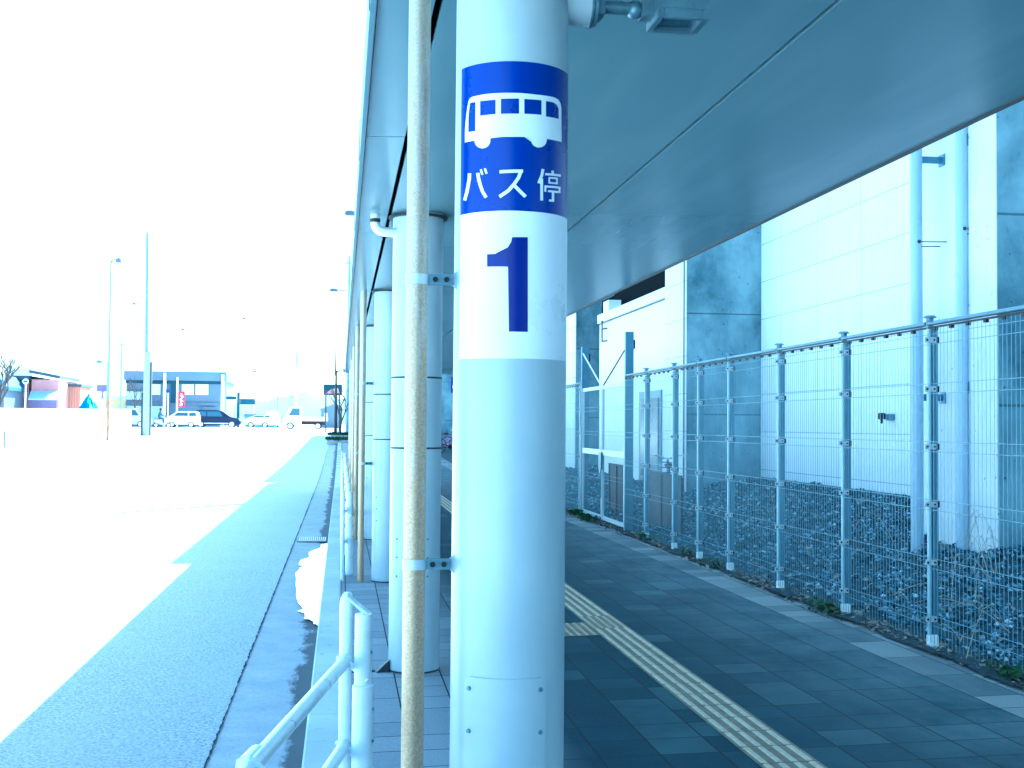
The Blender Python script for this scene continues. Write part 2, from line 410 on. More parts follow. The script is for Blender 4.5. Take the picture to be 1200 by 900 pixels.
# litter at the fence foot
lt = MB()
def leaf(mb, x, y, z, s, tilt=.4):
    a = random.uniform(0, 2*PI); u = Vector((math.cos(a), math.sin(a), random.uniform(-tilt, tilt)))*s; w = Vector((-math.sin(a), math.cos(a), random.uniform(-tilt, tilt)))*s*.45
    p = Vector((x, y, z+s*.3))
    mb.add([p-u, p+w+Vector((0, 0, s*.25)), p+u, p-w+Vector((0, 0, s*.1))], [(0, 1, 2), (0, 2, 3)])
for i in range(2600):
    y = 6.5+16*random.random()**1.2; x = 4.16+random.gauss(0, .07)
    leaf(lt, x, y, max(pave_z(x, y), bank_z(x, y)), random.uniform(.012, .04), .7)
for i in range(500):
    x = random.uniform(4.2, 7); y = random.uniform(7, 20); leaf(lt, x, y, bank_n(x, y)+.03, random.uniform(.02, .045), .6)
o = lt.build('leaf_litter', mt['leafd'], smooth=False, fix=False); tag(o, 'dry fallen leaves along the foot of the mesh fence', 'leaves', kind='stuff')
so = sheet(4.03, 4.30, lambda x, y: pave_z(x, y)+.006, [y*.35 for y in range(-10, 120)], 4)
so.v = [(v[0]+(.025*math.sin(v[1]*5)+random.uniform(-.02, .02) if v[0] < 4.05 else 0), v[1], v[2]+random.uniform(0, .02)) for v in so.v]
structure(so, 'soil_strip', mt['soil'])
wd = MB()
for (cx, cy, n, s) in ((4.05, 10.05, 55, .035), (4.1, 10.0, 30, .03), (4.15, 7.2, 60, .04), (4.0, 19.9, 70, .045), (4.05, 21.2, 70, .05), (4.05, 20.4, 50, .04), (4.1, 13.3, 30, .03), (4.2, 14.4, 45, .035), (4.12, 16.5, 40, .04)):
    for i in range(n):
        leaf(wd, cx+random.gauss(0, .06), cy+random.gauss(0, .16), pave_z(cx, cy)+random.uniform(0, .07), s*random.uniform(.6, 1.3), .9)
o = wd.build('weeds', mt['leafg'], smooth=False, fix=False); tag(o, 'small green weeds growing at the foot of the fence', 'weeds', kind='stuff')
# dry stalks
sk = MB()
for (cx, cy, n) in ((5.1, 9.1, 7), (5.3, 10.0, 10), (4.9, 8.2, 5), (5.7, 11.2, 9), (6.0, 16.2, 3), (5.2, 13.2, 3), (4.6, 7.7, 6)):
    for i in range(n):
        x = cx+random.gauss(0, .35); y = cy+random.gauss(0, .4); z = bank_n(x, y)
        a = random.uniform(0, 2*PI); L = random.uniform(.2, .75); h = random.uniform(.05, .5)
        pts = [(x+math.cos(a)*L*t, y+math.sin(a)*L*t, z+h*math.sin(PI*min(1, t*.8+.05))) for t in (0, .2, .4, .6, .8, 1)]
        sk.tube(pts, [.004, .0035, .003, .0025, .002, .001], 4)
o = sk.build('dry_stalks', mt['stalk'], fix=False); tag(o, 'dry arching stalks and brambles lying over the gravel bank', 'dry grass', kind='stuff')

# tactile paving: warning tiles and guiding bars
tp = MB(); tb = MB()
TX0, TX1 = 1.965, 2.265
def tz(x): return pave_z(x, 0)+.004
def slab(x0, x1, y0, y1):
    tp.add([(x0, y0, tz(x0)), (x1, y0, tz(x1)), (x1, y1, tz(x1)), (x0, y1, tz(x0))], [(0, 1, 2, 3)])
def dots(x0, y0):
    slab(x0+.002, x0+.298, y0+.002, y0+.298)
    for i in range(5):
        for j in range(5):
            x = x0+.03+.06*i; y = y0+.03+.06*j; tb.cyl((x, y, tz(x)-.002), (x, y, tz(x)+.005), .0165, .010, 8)
y = 1.18
while y < 34:
    jx = random.uniform(-.002, .002)
    if 9.35 < y < 9.95: dots(TX0, y)
    else:
        slab(TX0+.002, TX1-.002, y+.003, y+.297)
        for k in range(4):
            x = TX0+.0375+.075*k+jx
            z = tz(x); tb.add([(x-.017, y+.012, z), (x+.017, y+.012, z), (x+.017, y+.288, z), (x-.017, y+.288, z),
                               (x-.010, y+.022, z+.006), (x+.010, y+.022, z+.006), (x+.010, y+.278, z+.006), (x-.010, y+.278, z+.006)],
                              [(4, 5, 6, 7), (0, 1, 5, 4), (1, 2, 6, 5), (2, 3, 7, 6), (3, 0, 4, 7)])
    y += .3
for i in range(3):
    for j in range(2): dots(TX0-.3*(i+1), 9.28+.3*j if False else 9.28+.3*j)
tp_o = structure(tp, 'tactile_paving', mt['tactile'], fix=False, smooth=False)
structure(tb, 'tactile_bars', mt['tactbar'], smooth=False)

jd = MB(); vs = []; n = 0
y = 3.0
while y < 60:
    vs.append((-.658+random.uniform(-.008, .004), y, road_z(y)+.004)); vs.append((-.651+random.uniform(-.004, .006), y, road_z(y)+.004)); y += .05 if y < 20 else .3
jd.add(vs, [(i, i+1, i+3, i+2) for i in range(0, len(vs)-2, 2)])
structure(jd, 'road_joint', mt['soil'], fix=False)
# puddle in the gutter
pd = [atZ(px, py, -.098) for px, py in ((346, 700), (349, 680), (347, 672), (352, 664), (350, 657), (362, 652), (361, 647), (376, 642), (375, 638), (388.5, 636), (384.5, 660), (381, 690), (378, 712), (375.5, 733), (368, 731), (366, 727), (358, 725), (357, 719), (350, 716), (352, 708))]
pts = []
for i, p in enumerate(pd):
    q = pd[(i+1) % len(pd)]
    for t in range(3):
        r = p.lerp(q, (t+random.uniform(0, .7))/3); w = .014 if r.x < -.22 else .002
        pts.append((r.x+(random.choice((-1, 0, .3, 2.4))*w), r.y+random.uniform(-.03, .03), -.0985))
cen = Vector((sum(p[0] for p in pts)/len(pts), sum(p[1] for p in pts)/len(pts), -.0985))
import bmesh
pb_ = bmesh.new(); pb_.faces.new([pb_.verts.new(p) for p in pts]); bmesh.ops.triangulate(pb_, faces=pb_.faces[:])
pme = bpy.data.meshes.new('puddle'); pb_.to_mesh(pme); pb_.free(); pme.materials.append(mt['water'])
o = bpy.data.objects.new('puddle', pme); C.objects.link(o); o['kind'] = 'structure'
# grate in the gutter
gy = 18.7
gr = root('drain_grate', (-.4, gy, -.1), 'narrow slotted drain grate set in the gutter beside the kerb', 'drain grate')
MB().box(-.62, -.2, gy-.34, gy+.34, -.104, -.098).build('grate_frame', mt['trim'], gr)
b = MB()
for i in range(14): b.box(-.60+.029*i, -.588+.029*i, gy-.31, gy+.31, -.098, -.088)
b.build('grate_bars', mt['white'], gr)

# ------------------------------------------------------------------ canopy
SZ = 3.02
def sz(x): return SZ+.037*(x-.49)
CY = [3.65, 8.27, 12.95, 17.65, 22.3, 27.0, 31.7]
Y0, Y1 = -29.5, 33.2
can = root('canopy', (1.6, 13, 3.0), 'long flat walkway canopy with grey soffit panels over the pavement', 'canopy')
def panel(x0, x1, y0, y1):
    mb = MB(); a, c_ = sz(x0), sz(x1)
    mb.add([(x0,y0,a),(x1,y0,c_),(x1,y1,c_),(x0,y1,a),(x0,y0,a+.02),(x1,y0,c_+.02),(x1,y1,c_+.02),(x0,y1,a+.02)],
           [(0,3,2,1),(4,5,6,7),(0,1,5,4),(1,2,6,5),(2,3,7,6),(3,0,4,7)])
    return mb
full = [Y0, -24.5, -19.8, -15.1, -10.4, -5.7, -1.0]+CY+[Y1]
half = [Y0, -24.5, -19.8, -15.1, -10.4, -5.7, -3.4, -1.0, 1.3]
for i in range(len(CY)-1): half += [CY[i], (CY[i]+CY[i+1])/2]
half += [CY[-1], Y1]
bw = .005
for a, c_ in zip(half, half[1:]): panel(.102, .288, a+bw, c_-bw).build('soffit_panel', mt['soffit'], can, smooth=False)
for a, c_ in zip(full, full[1:]):
    panel(.314, 1.636, a+bw, c_-bw).build('soffit_panel', mt['soffit'], can, smooth=False)
    panel(1.658, 3.005, a+bw, c_-bw).build('soffit_panel', mt['soffit'], can, smooth=False)
mb = MB(); mb.add([(x, y, sz(x)+dz) for y in (Y0, Y1) for dz in (.07, .09) for x in (.09, 3.01)], [(0, 1, 5, 4), (2, 6, 7, 3), (0, 2, 3, 1), (4, 5, 7, 6), (0, 4, 6, 2), (1, 3, 7, 5)])
mb.build('deck', mt['void'], can, smooth=False)
MB().box(.09, 3.006, Y0, Y1, 3.125, 3.19).build('roof', mt['roof'], can)
MB().box(.076, .098, Y0, Y1, 2.985, 3.2).build('fascia', mt['fascia'], can, bevel=.003)
MB().box(3.008, 3.022, Y0, Y1, 3.10, 3.19).build('fascia', mt['trim'], can, bevel=.003)
MB().box(.10, 3.0, Y1, Y1+.02, 2.98, 3.19).build('end_fascia', mt['fascia'], can)
for y in [-3+i*2.35 for i in range(15)]: MB().box(.073, .0755, y, y+.02, 2.985, 3.2).build('fascia_joint', mt['trim'], can)

# columns
XC, R = .495, .168
def cyl_pt(phi, r, cy, z): # phi 0 faces -Y, + to the right
    return (XC+r*math.sin(phi), cy-r*math.cos(phi), z)
def curved(phi0, phi1, z0, z1, r0, r1, cy, n=24, rnd=0, corners=(1,1,1,1)):
    mb = MB(); vs = []
    for i in range(n+1):
        p = phi0+(phi1-phi0)*i/n; e = 0
        d = min(i, n-i)/n*(phi1-phi0)*r1
        if rnd and d < rnd: e = rnd-math.sqrt(max(0, rnd*rnd-(rnd-d)**2))
        left = i < n/2
        zt = z1-(e if corners[0 if left else 1] else 0); zb = z0+(e if corners[2 if left else 3] else 0)
        vs += [cyl_pt(p, r0, cy, zb), cyl_pt(p, r1, cy, zb), cyl_pt(p, r1, cy, zt), cyl_pt(p, r0, cy, zt)]
    fs = []
    for i in range(n):
        a = 4*i; c_ = a+4
        for k in range(4): fs.append((a+k, a+(k+1) % 4, c_+(k+1) % 4, c_+k))
    fs += [(0, 1, 2, 3), (4*n+3, 4*n+2, 4*n+1, 4*n)]
    return mb.add(vs, fs)
colnames = ['near round pale blue canopy column carrying the bus stop sign', 'second canopy column, right behind the bus stop sign column and the rusty drainpipe',
            'third canopy column along the walkway, with a drainpipe from roof to ground', 'fourth canopy column from the near end of the row', 'fifth canopy column from the near end of the row',
            'sixth canopy column from the near end of the row', 'last and farthest canopy column of the row']
def make_column(cy, label):
    r_ = root('canopy_column', (XC, cy, 0), label, 'column', 'round columns carrying the walkway canopy')
    MB().cyl((XC, cy, -.03), (XC, cy, sz(XC)+.03), R, n=96).build('shaft', mt['column'], r_)
    MB().ring((XC, cy), R+.001, R+.03, 2.995, 3.01, 64).build('collar', mt['trim'], r_)
    MB().ring((XC, cy), R+.0005, R+.004, 0.0, .012, 64).build('base_joint', mt['trim'], r_)
    pl = curved(math.radians(-52), math.radians(32), .59, .905, R-.001, R+.006, cy, 28, .02).build('access_plate', mt['column'], r_)
    for z in (.63, .752, .872):
        for a in (-46, 25):
            p = math.radians(a)
            MB().cyl(cyl_pt(p, R+.004, cy, z), cyl_pt(p, R+.012, cy, z), .007, .006, 6).build('bolt', mt['galv'], pl)
    return r_
cols = [make_column(CY[0], colnames[0])]
c2 = make_column(CY[1], colnames[1])
for z in (1.46, 1.925): MB().ring((XC, CY[1]), R+.0005, R+.002, z, z+.012, 64).build('steel_band', mt['trim'], c2)
cols.append(c2)
for k in range(2, 7):
    c_ = dup(c2, (XC, CY[k], 0), 0, colnames[k]); cols.append(c_)

# ---- sign on the near column (mapped onto the cylinder)
cy0 = CY[0]
def on_col(px, py, r=R):
    d = ray(px, py); ox, oy = EYE.x-XC, EYE.y-cy0
    a = d.x*d.x+d.y*d.y; b_ = 2*(ox*d.x+oy*d.y); c_ = ox*ox+oy*oy-r*r
    D = b_*b_-4*a*c_
    t = (-b_-math.sqrt(max(0, D)))/(2*a)
    p = EYE+d*t
    return (math.atan2(p.x-XC, -(p.y-cy0)), p.z)
import bmesh
def wrapped(polys, r, name, mat, parent):
    """polys: list of (phi,z) outlines -> curved decal on the cylinder"""
    bm = bmesh.new()
    for pl in polys:
        vs = [bm.verts.new((p[0]*R, 0, p[1])) for p in pl]; bm.faces.new(vs)
    bmesh.ops.triangulate(bm, faces=bm.faces[:])
    for k in range(-45, 46):
        x = math.radians(k*2)*R
        bmesh.ops.bisect_plane(bm, geom=bm.verts[:]+bm.edges[:]+bm.faces[:], plane_co=(x, 0, 0), plane_no=(1, 0, 0))
    for v in bm.verts:
        p = v.co.x/R; v.co = Vector(cyl_pt(p, r, cy0, v.co.z))
    bmesh.ops.recalc_face_normals(bm, faces=bm.faces)
    for f in bm.faces:
        c_ = f.calc_center_median()
        if f.normal.dot(Vector((c_.x-XC, c_.y-cy0, 0))) < 0: f.normal_flip()
    me = bpy.data.meshes.new(name); off = parent.location
    p = parent
    o0 = Vector((0,0,0))
    while p is not None: o0 = o0+p.location; p = p.parent
    for v in bm.verts: v.co -= o0
    bm.to_mesh(me); bm.free(); me.materials.append(mat)
    me.polygons.foreach_set('use_smooth', [True]*len(me.polygons))
    o = bpy.data.objects.new(name, me); C.objects.link(o); o.parent = parent; return o
def S(px, py): return on_col(px, py)
phL = on_col(540, 250)[0]; phR = on_col(664.3, 250)[0]
zt = on_col(602, 72)[1]; zm = on_col(602, 247)[1]; zb = on_col(602, 420)[1]
sg = curved(phL, phR, zb, zt, R-.001, R+.0012, cy0, 70, .018, (0, 0, 0, 1)).build('bus_stop_sign', mt['sticker_w'], cols[0])
curved(phL+.0006, phR-.0006, zm, zt+.0005, R+.0005, R+.0018, cy0, 70).build('blue_field', mt['sticker_b'], sg)
# bus pictogram; z-coordinates of crop (530 + x/4.5, 60 + y/4.5)
def P(x, y): return S(530+x/4.5, 60+y/4.5)
def seq(*p): return [P(*q) for q in p]
def arc(cx, cy_, r, a0, a1, n=12): return [(cx+r*math.cos(math.radians(a0+(a1-a0)*i/n)), cy_+r*math.sin(math.radians(a0+(a1-a0)*i/n))) for i in range(n+1)]
body = [(70, 482), (70, 425), (73, 380), (79, 320), (88, 268), (94, 252), (104, 243), (130, 236), (180, 227), (240, 222), (310, 221), (380, 223), (440, 230), (500, 237), (535, 244), (556, 256), (568, 276), (572, 300), (573, 480),
        (535, 470), (496, 463)]+arc(455, 468, 41, 0, 180)+[(412, 455), (380, 453), (320, 452), (260, 453), (203, 460)]+arc(161, 472, 41, -8, 178)+[(118, 472)]
wrapped([seq(*body)], R+.0023, 'bus_pictogram', mt['sticker_w'], sg)
wins = [[(96, 276), (104, 271), (126, 269), (124, 422), (88, 428), (89, 350)],
        [(149, 265), (230, 257), (230, 333), (149, 342)], [(257, 252), (352, 251), (352, 331), (257, 332)],
        [(379, 253), (468, 260), (468, 337), (379, 331)], [(491, 264), (530, 271), (548, 284), (557, 306), (557, 358), (491, 345)]]
wrapped([seq(*w) for w in wins], R+.0027, 'bus_window', mt['sticker_b'], sg)
def stroke(pts, w, cap=True):
    """pts in crop coordinates -> list of quads of width w"""
    out = []; P2 = [Vector((p[0], p[1])) for p in pts]
    L = []; Rr = []
    for i, p in enumerate(P2):
        d = (P2[min(i+1, len(P2)-1)]-P2[max(i-1, 0)]).normalized(); n = Vector((-d.y, d.x))
        ww = w if not isinstance(w, (list, tuple)) else w[i]
        L.append(p+n*ww/2); Rr.append(p-n*ww/2)
    for i in range(len(P2)-1): out.append([tuple(L[i]), tuple(L[i+1]), tuple(Rr[i+1]), tuple(Rr[i])])
    return out
def glyph(strokes, name, mat, r=R+.0024):
    qs = []
    for pts, w in strokes: qs += stroke(pts, w)
    # each stroke segment sits a hair in front of the last so that crossings never share a plane
    bm_parts = [[P(*q) for q in quad] for quad in qs]
    wrapped_layers(bm_parts, r, name, mat)
def wrapped_layers(polys, r, name, mat):
    o = None; bmj = bmesh.new(); meshes = []
    for i, pl in enumerate(polys):
        ob = wrapped([pl], r+.00004*(i % 12), name, mat, sg); meshes.append(ob)
    base = meshes[0]; bmj.from_mesh(base.data)
    for ob in meshes[1:]: bmj.from_mesh(ob.data)
    for ob in meshes: 
        if ob is not base: bpy.data.objects.remove(ob)
    bmj.to_mesh(base.data); bmj.free()
    base.data.polygons.foreach_set('use_smooth', [True]*len(base.data.polygons)); return base
ba = [([(94, 645), (93, 675), (87, 710), (80, 745), (69, 787)], [17, 17, 17, 17, 16]),
      ([(137, 643), (142, 675), (151, 710), (163, 743), (181, 772)], 17),
      ([(153, 624), (161, 652)], 11), ([(174, 619), (183, 647)], 11)]
su = [([(250, 637), (372, 633)], 17), ([(361, 633), (349, 668), (325, 703), (295, 737), (250, 768)], 18), ([(318, 700), (350, 733), (385, 768)], 18)]
te = [([(476, 622), (470, 655), (453, 697)], 15), ([(469, 672), (469, 788)], 15),
      ([(526, 630), (526, 652)], 13), ([(487, 649), (568, 657)], 12), ([(505, 668), (551, 672)], 9), ([(508, 668), (508, 697)], 9), ([(548, 670), (548, 702)], 9), ([(504, 694), (553, 699)], 9),
      ([(488, 742), (488, 712), (489, 708)], 10), ([(484, 714), (566, 721)], 11), ([(562, 716), (562, 748)], 10), ([(502, 738), (556, 744)], 11), ([(528, 738), (528, 786)], 13), ([(507, 787), (534, 790)], 11)]
glyph(ba, 'kana_letter', mt['sticker_w']); glyph(su, 'kana_letter', mt['sticker_w']); glyph(te, 'kanji_letter', mt['sticker_w'])
# the numeral; crop (500 + x/3, 200 + y/3)
def Q(x, y): return S(500+x/3, 200+y/3)
one = [(213, 294), (240, 293), (268, 285), (285, 270), (297, 250), (300, 234), (355, 234), (355, 567), (289, 566), (289, 338), (213, 338)]
wrapped([[Q(*p) for p in one]], R+.0018, 'numeral', mt['sticker_n'], sg)

# ------------------------------------------------------------------ drainpipes
XP = .215
def make_drain(cy, label, zt=3.03):
    d = root('drainpipe', (XP, cy, 0), label, 'drainpipe', 'drainpipes standing beside the canopy columns')
    MB().cyl((XP, cy, pave_z(XP, cy)-.02), (XP, cy, zt), .0325, n=32).build('pipe', mt['pipe'], d)
    for z in (1.215, 2.045):
        b = MB().ring((XP, cy), .032, .0355, z-.0145, z+.0145, 32); cl = b.build('clamp', mt['clamp'], d)
        MB().box(XP+.034, XP+.105, cy-.004, cy+.004, z-.0155, z+.0155).box(XP+.034, XP+.105, cy-.014, cy-.0095, z-.0155, z+.0155).build('clamp_ear', mt['galv'], cl)
        for dx in (.052, .085): MB().cyl((XP+dx, cy-.022, z), (XP+dx, cy+.01, z), .0085, n=6).build('bolt', mt['black'], cl)
        e = XC-R-XP
        MB().box(XP+.097, XP+e+.01, cy-.0075, cy-.0045, z-.015, z+.015).prism([(XP+e-.012, z-.014), (XP+e+.012, z-.035), (XP+e+.012, z+.035), (XP+e-.012, z+.014)], 'y', cy-.0074, cy-.0046).build('bracket_arm', mt['column'], cl)
    for z in (.47, ):
        MB().ring((XP, cy), .0325, .0345, z, z+.05, 32).build('pipe_joint', mt['pipe'], d)
    return d
dn = make_drain(3.62, 'rusty near drainpipe strapped beside the bus stop sign column')
dlab = {2: 'rusty drainpipe strapped beside the third canopy column', 3: 'rusty drainpipe strapped beside the fourth canopy column', 4: 'rusty drainpipe beside the fifth canopy column', 5: 'rusty drainpipe beside the sixth canopy column', 6: 'rusty drainpipe beside the last canopy column'}
for k, l in dlab.items(): dup(dn, (XP, CY[k]-.03, 0), 0, l)
eb = root('drain_elbow', (.24, 8.2, 2.8), 'short white elbow pipe dropping from the roof into the second column', 'drainpipe')
XE = .205
pts = [(.205, 8.2, 3.03), (.205, 8.2, 2.97)]+[(.205+.06*(1-math.cos(a)), 8.2, 2.955-.06*math.sin(a)) for a in [PI/2*i/8 for i in range(9)]]+[(.36, 8.22, 2.893)]
MB().tube(pts, .031, 20).build('elbow', mt['white'], eb)
MB().ring((.205, 8.2), .031, .035, 2.955, 2.98, 24).build('socket', mt['trim'], eb)
dl = root('drain_outlet', (.26, 8.25, 0), 'small dark drain outlet on the pavement at the foot of the second column', 'drain')
MB().box(.02, .24, 8.235, 8.26, -.012, .004).build('channel', mt['trim'], dl); MB().prism([(.24, -.01), (.33, -.01), (.33, .075)], 'y', 8.2, 8.28).build('spout', mt['trim'], dl)

# ------------------------------------------------------------------ lamp fixed to the near column
ly, lz = 3.65, 2.893
lp = root('floodlight', (.66, ly, lz), 'small square floodlight on a pipe arm fixed high on the sign column', 'floodlight')
MB().cyl((XC+.1, ly, lz), (.728, ly, lz), .060, n=40).build('mounting_stub', mt['column'], lp)
MB().cyl((.728, ly, lz), (.734, ly, lz), .066, n=40).cyl((.737, ly, lz), (.748, ly, lz), .063, n=40).build('flange', mt['galv'], lp)
MB().box(.748, .772, ly-.04, ly+.04, lz-.034, lz+.03).cyl((.77, ly, lz), (.86, ly, lz), .020, n=20).sphere((.872, ly, lz-.004), .028).box(.888, .93, ly-.03, ly+.03, lz-.03, lz+.03).build('swivel_arm', mt['galv'], lp, bevel=.002)
h = MB().box(.925, 1.085, ly-.075, ly+.075, lz-.018, lz+.05)
for (a, b_, c_, d_) in ((.925, .945, -.075, .075), (1.062, 1.085, -.075, .075), (.945, 1.062, -.075, -.058), (.945, 1.062, .058, .075)): h.box(a, b_, ly+c_, ly+d_, lz-.046, lz-.018)
h.build('housing', mt['galv'], lp, bevel=.002)
MB().box(.946, 1.061, ly-.057, ly+.057, lz-.030, lz-.0185).build('lens', mt['glass'], lp)

# ------------------------------------------------------------------ guard rails at the kerb
def guard(label, pts, posts, name='guard_rail', endtube=None):
    base = Vector((pts[0][0], pts[0][1], 0)); g = root(name, base, label, 'guard rail', 'white pipe guard rails along the kerb')
    for z in (.69, .36):
        MB().tube([(p[0], p[1], z+G(p[1])) for p in pts], .025, 16).build('rail', mt['rail'], g)
    for (px_, py_, zt_, sx, sy) in posts:
        gz = pave_z(px_, py_)
        po = MB().cyl((px_, py_, gz-.02), (px_, py_, .61+G(py_)), .041, n=24)
        po.cyl((px_, py_, .61+G(py_)), (px_, py_, .615+G(py_)), .041, .034, n=24).cyl((px_, py_, .6+G(py_)), (px_, py_, zt_+G(py_)), .0335, n=24)
        po = po.build('post', mt['rail'], g)
        for z in ((.52, .74, .40) if zt_ > .7 else (.40,)):
            MB().cyl((px_+.02, py_-.012, z+G(py_)), (px_+(.045 if z < .6 else .036), py_-.012, z+G(py_)), .007, n=8).build('bolt', mt['galv'], po)
        for z in ((.69, .36) if zt_ > .7 else (.36,)):
            a = Vector((sx, sy, z+G(py_))); c_ = Vector((px_+.02, py_-.03, z-.06+G(py_)))
            MB().tube([a+Vector((-.026, 0, .012)), a+Vector((-.005, -.024, .018)), a+Vector((.02, -.028, -.006)), c_], .0115, 8).build('strap', mt['rail'], po)
    return g
gA = guard('near white guard rail turning towards the road at lower left', [(.028, 4.97), (.026, 4.93), (-.225, 3.475), (-.52, 1.75)], [(.095, 4.86, .885, .025, 4.93), (-.075, 3.40, .63, -.235, 3.47), (-.40, 1.75, .66, -.55, 1.8)])
tv = [(.028, 4.97, -.02), (.028, 4.97, .90), (.029, 4.97, .925), (.034, 4.965, .942), (.045, 4.955, .948)]
MB().tube(tv, [.026, .026, .025, .020, .010], 18).build('end_tube', mt['rail'], gA)
MB().prism([(.022, .952), (.03, .958), (.128, .875), (.125, .855)], 'y', 4.85, 4.955).build('top_cap', mt['rail'], gA, bevel=.003)
MB().cyl((-.222, 3.575, .69), (-.245, 3.45, .69), .0285, n=18).build('rail_sleeve', mt['rail'], gA)
MB().tube([(-.262, 3.45, .70), (-.235, 3.43, .712), (-.19, 3.41, .68), (-.10, 3.39, .60)], .0135, 8).build('strap', mt['rail'], gA)
ps = [(.10, 13.6+2.0*i, .885, .03, 13.6+2.0*i) for i in range(10)]
gB = guard('distant white guard rail running along the kerb past the third column', [(.028, 13.0), (.028, 32.5)], ps)
for yy in (13.0, 32.5): MB().cyl((.028, yy, -.02), (.028, yy, .90), .0215, n=16).sphere((.028, yy, .90), .0215).build('end_tube', mt['rail'], gB)

# ------------------------------------------------------------------ fence with gate
FX = 4.17
fx_list = [1320, 1215, 1090, 989, 913, 855, 819, 790, 757]
fy = [5.3, 6.85, 8.34, 9.87, 11.41, 12.95, 14.10, 15.20, 16.65]
fence = root('mesh_fence', (FX, 9, pave_z(FX, 9)), 'tall galvanised wire mesh fence with pale blue posts along the pavement', 'fence')
WZ = [.22, .62, 1.03, 1.44, 1.85, 2.20]
def fpost(Y):
    z0 = pave_z(FX, Y)-.02; H = z0+2.30
    p = MB().box(FX-.002, FX+.043, Y-.02, Y+.03, z0, H).build('post', mt['fpost'], fence, bevel=.004)
    MB().cyl((FX-.02, Y-.005, z0+.06), (FX-.02, Y-.005, H-.03), .0165, n=14).build('post_strip', mt['fpost2'], p)
    MB().box(FX-.035, FX+.03, Y-.045, Y+.02, z0-.01, z0+.11).build('post_sleeve', mt['white'], p, bevel=.006)
    for w in WZ:
        MB().box(FX-.062, FX+.024, Y-.030, Y-.0245, z0+w-.02, z0+w+.02).build('clip', mt['clamp'], p, bevel=.002)
        MB().cyl((FX-.045, Y-.036, z0+w), (FX-.045, Y-.03, z0+w), .008, n=6).build('clip_bolt', mt['black'], p); MB().cyl((FX+.008, Y-.036, z0+w), (FX+.008, Y-.03, z0+w), .008, n=6).build('clip_bolt', mt['black'], p)
        MB().box(FX+.024, FX+.046, Y-.03, Y-.022, z0+w-.022, z0+w+.022).build('clip_end', mt['black'], p)
    MB().cyl((FX-.01, Y, H+.06), (FX-.01, Y, H+.075), .05, .035, n=20).cyl((FX-.01, Y, H-.02), (FX-.01, Y, H+.06), .026, n=16).build('post_cap', mt['galv'], p)
def fpanel(Ya, Yb, step=.05, top=True):
    z0 = pave_z(FX, Ya)-.02; X = FX-.035
    mb = MB(); n = int((Yb-Ya)/step)
    for i in range(1, n):
        y = Ya+(Yb-Ya)*i/n; mb.cyl((X, y, z0+.06), (X, y, z0+2.28), .0022, n=4, cap=False)
    for w in WZ:
        for dz in (-.035, .035): mb.cyl((X-.004, Ya, z0+w+dz), (X-.004, Yb, z0+w+dz), .0026, n=5)
    mb.build('mesh_panel', mt['wire'], fence, fix=False)
    t = MB().cyl((X+.01, Ya+.02, z0+2.315), (X+.01, Yb-.02, z0+2.315), .017, n=12).build('top_rail', mt['galv'], fence)
    b = MB().box(X-.002, X+.022, Ya+.02, Yb-.02, z0+2.280, z0+2.292)
    k = Ya+.2
    while k < Yb-.1: b.box(X-.004, X+.018, k, k+.035, z0+2.26, z0+2.285); k += .23
    b.build('rail_underside', mt['black'], t)  # black strip and ticks stand in for the rail's dark underside
for Y in fy: fpost(Y)
for a, c_ in zip([3.9]+fy, fy): fpanel(a, c_)
GA, GB = 17.88, 21.22
fpanel(fy[-1], GA, .05)
rest = [GB+.15, 23.6, 25.6, 27.6, 29.6, 31.6, 33.6]
for a, c_ in zip(rest, rest[1:]): fpanel(a, c_, .05)
for Y in rest: fpost(Y)
gate = root('mesh_gate', (FX, 19.7, pave_z(FX, 19)), 'double leaf mesh gate between two tall blue posts in the fence', 'gate')
z0 = pave_z(FX, 19)
for Y, H in ((GA, 3.02), (GB, 3.0)):
    p = MB().box(FX-.02, FX+.10, Y-.03, Y+.06, z0-.02, H).build('gate_post', mt['fpost'], gate, bevel=.004)
    MB().box(FX-.036, FX-.021, Y-.04, Y-.005, z0-.02, H-(.0 if Y > 20 else .75)).build('post_edge', mt['fpost2'], p)
    MB().box(FX+.095, FX+.125, Y-.02, Y+.02, H-.25, H-.12).build('post_hinge', mt['black'], p)
mid = 19.55
for a, c_ in ((GA+.07, mid-.015), (mid+.015, GB-.05)):
    f = MB()
    for yy in (a, c_-.035): f.box(FX-.018, FX+.018, yy, yy+.035, z0+.05, z0+2.2)
    for zz in (.05, 1.08, 2.14): f.box(FX-.017, FX+.017, a+.035, c_-.035, z0+zz, z0+zz+(.09 if zz == 1.08 else .06))
    lf = f.build('gate_leaf', mt['clamp'], gate, bevel=.003)
    m_ = MB(); n = 26
    for i in range(1, n): y = a+(c_-a)*i/n; m_.cyl((FX, y, z0+.08), (FX, y, z0+2.15), .002, n=4, cap=False)
    for w in (.3, .36, .7, .76, 1.4, 1.46, 1.8, 1.86): m_.cyl((FX-.004, a, z0+w), (FX-.004, c_, z0+w), .0025, n=5)
    m_.build('leaf_mesh', mt['wire'], lf, fix=False)
MB().box(FX-.05, FX-.02, mid-.1, mid+.1, z0+.85, z0+1.13).cyl((FX-.04, mid-.05, z0+.4), (FX-.04, mid-.05, z0+1.0), .012, n=8).build('latch', mt['galv'], gate, bevel=.004)
MB().cyl((FX-.01, GA+.1, 2.75), (FX-.01, mid-.1, 2.28), .012, n=8).build('stay_bar', mt['trim'], gate)
MB().cyl((FX-.01, GB-.05, 2.88), (FX-.01, mid+.1, 2.28), .012, n=8).build('stay_bar', mt['white'], gate)

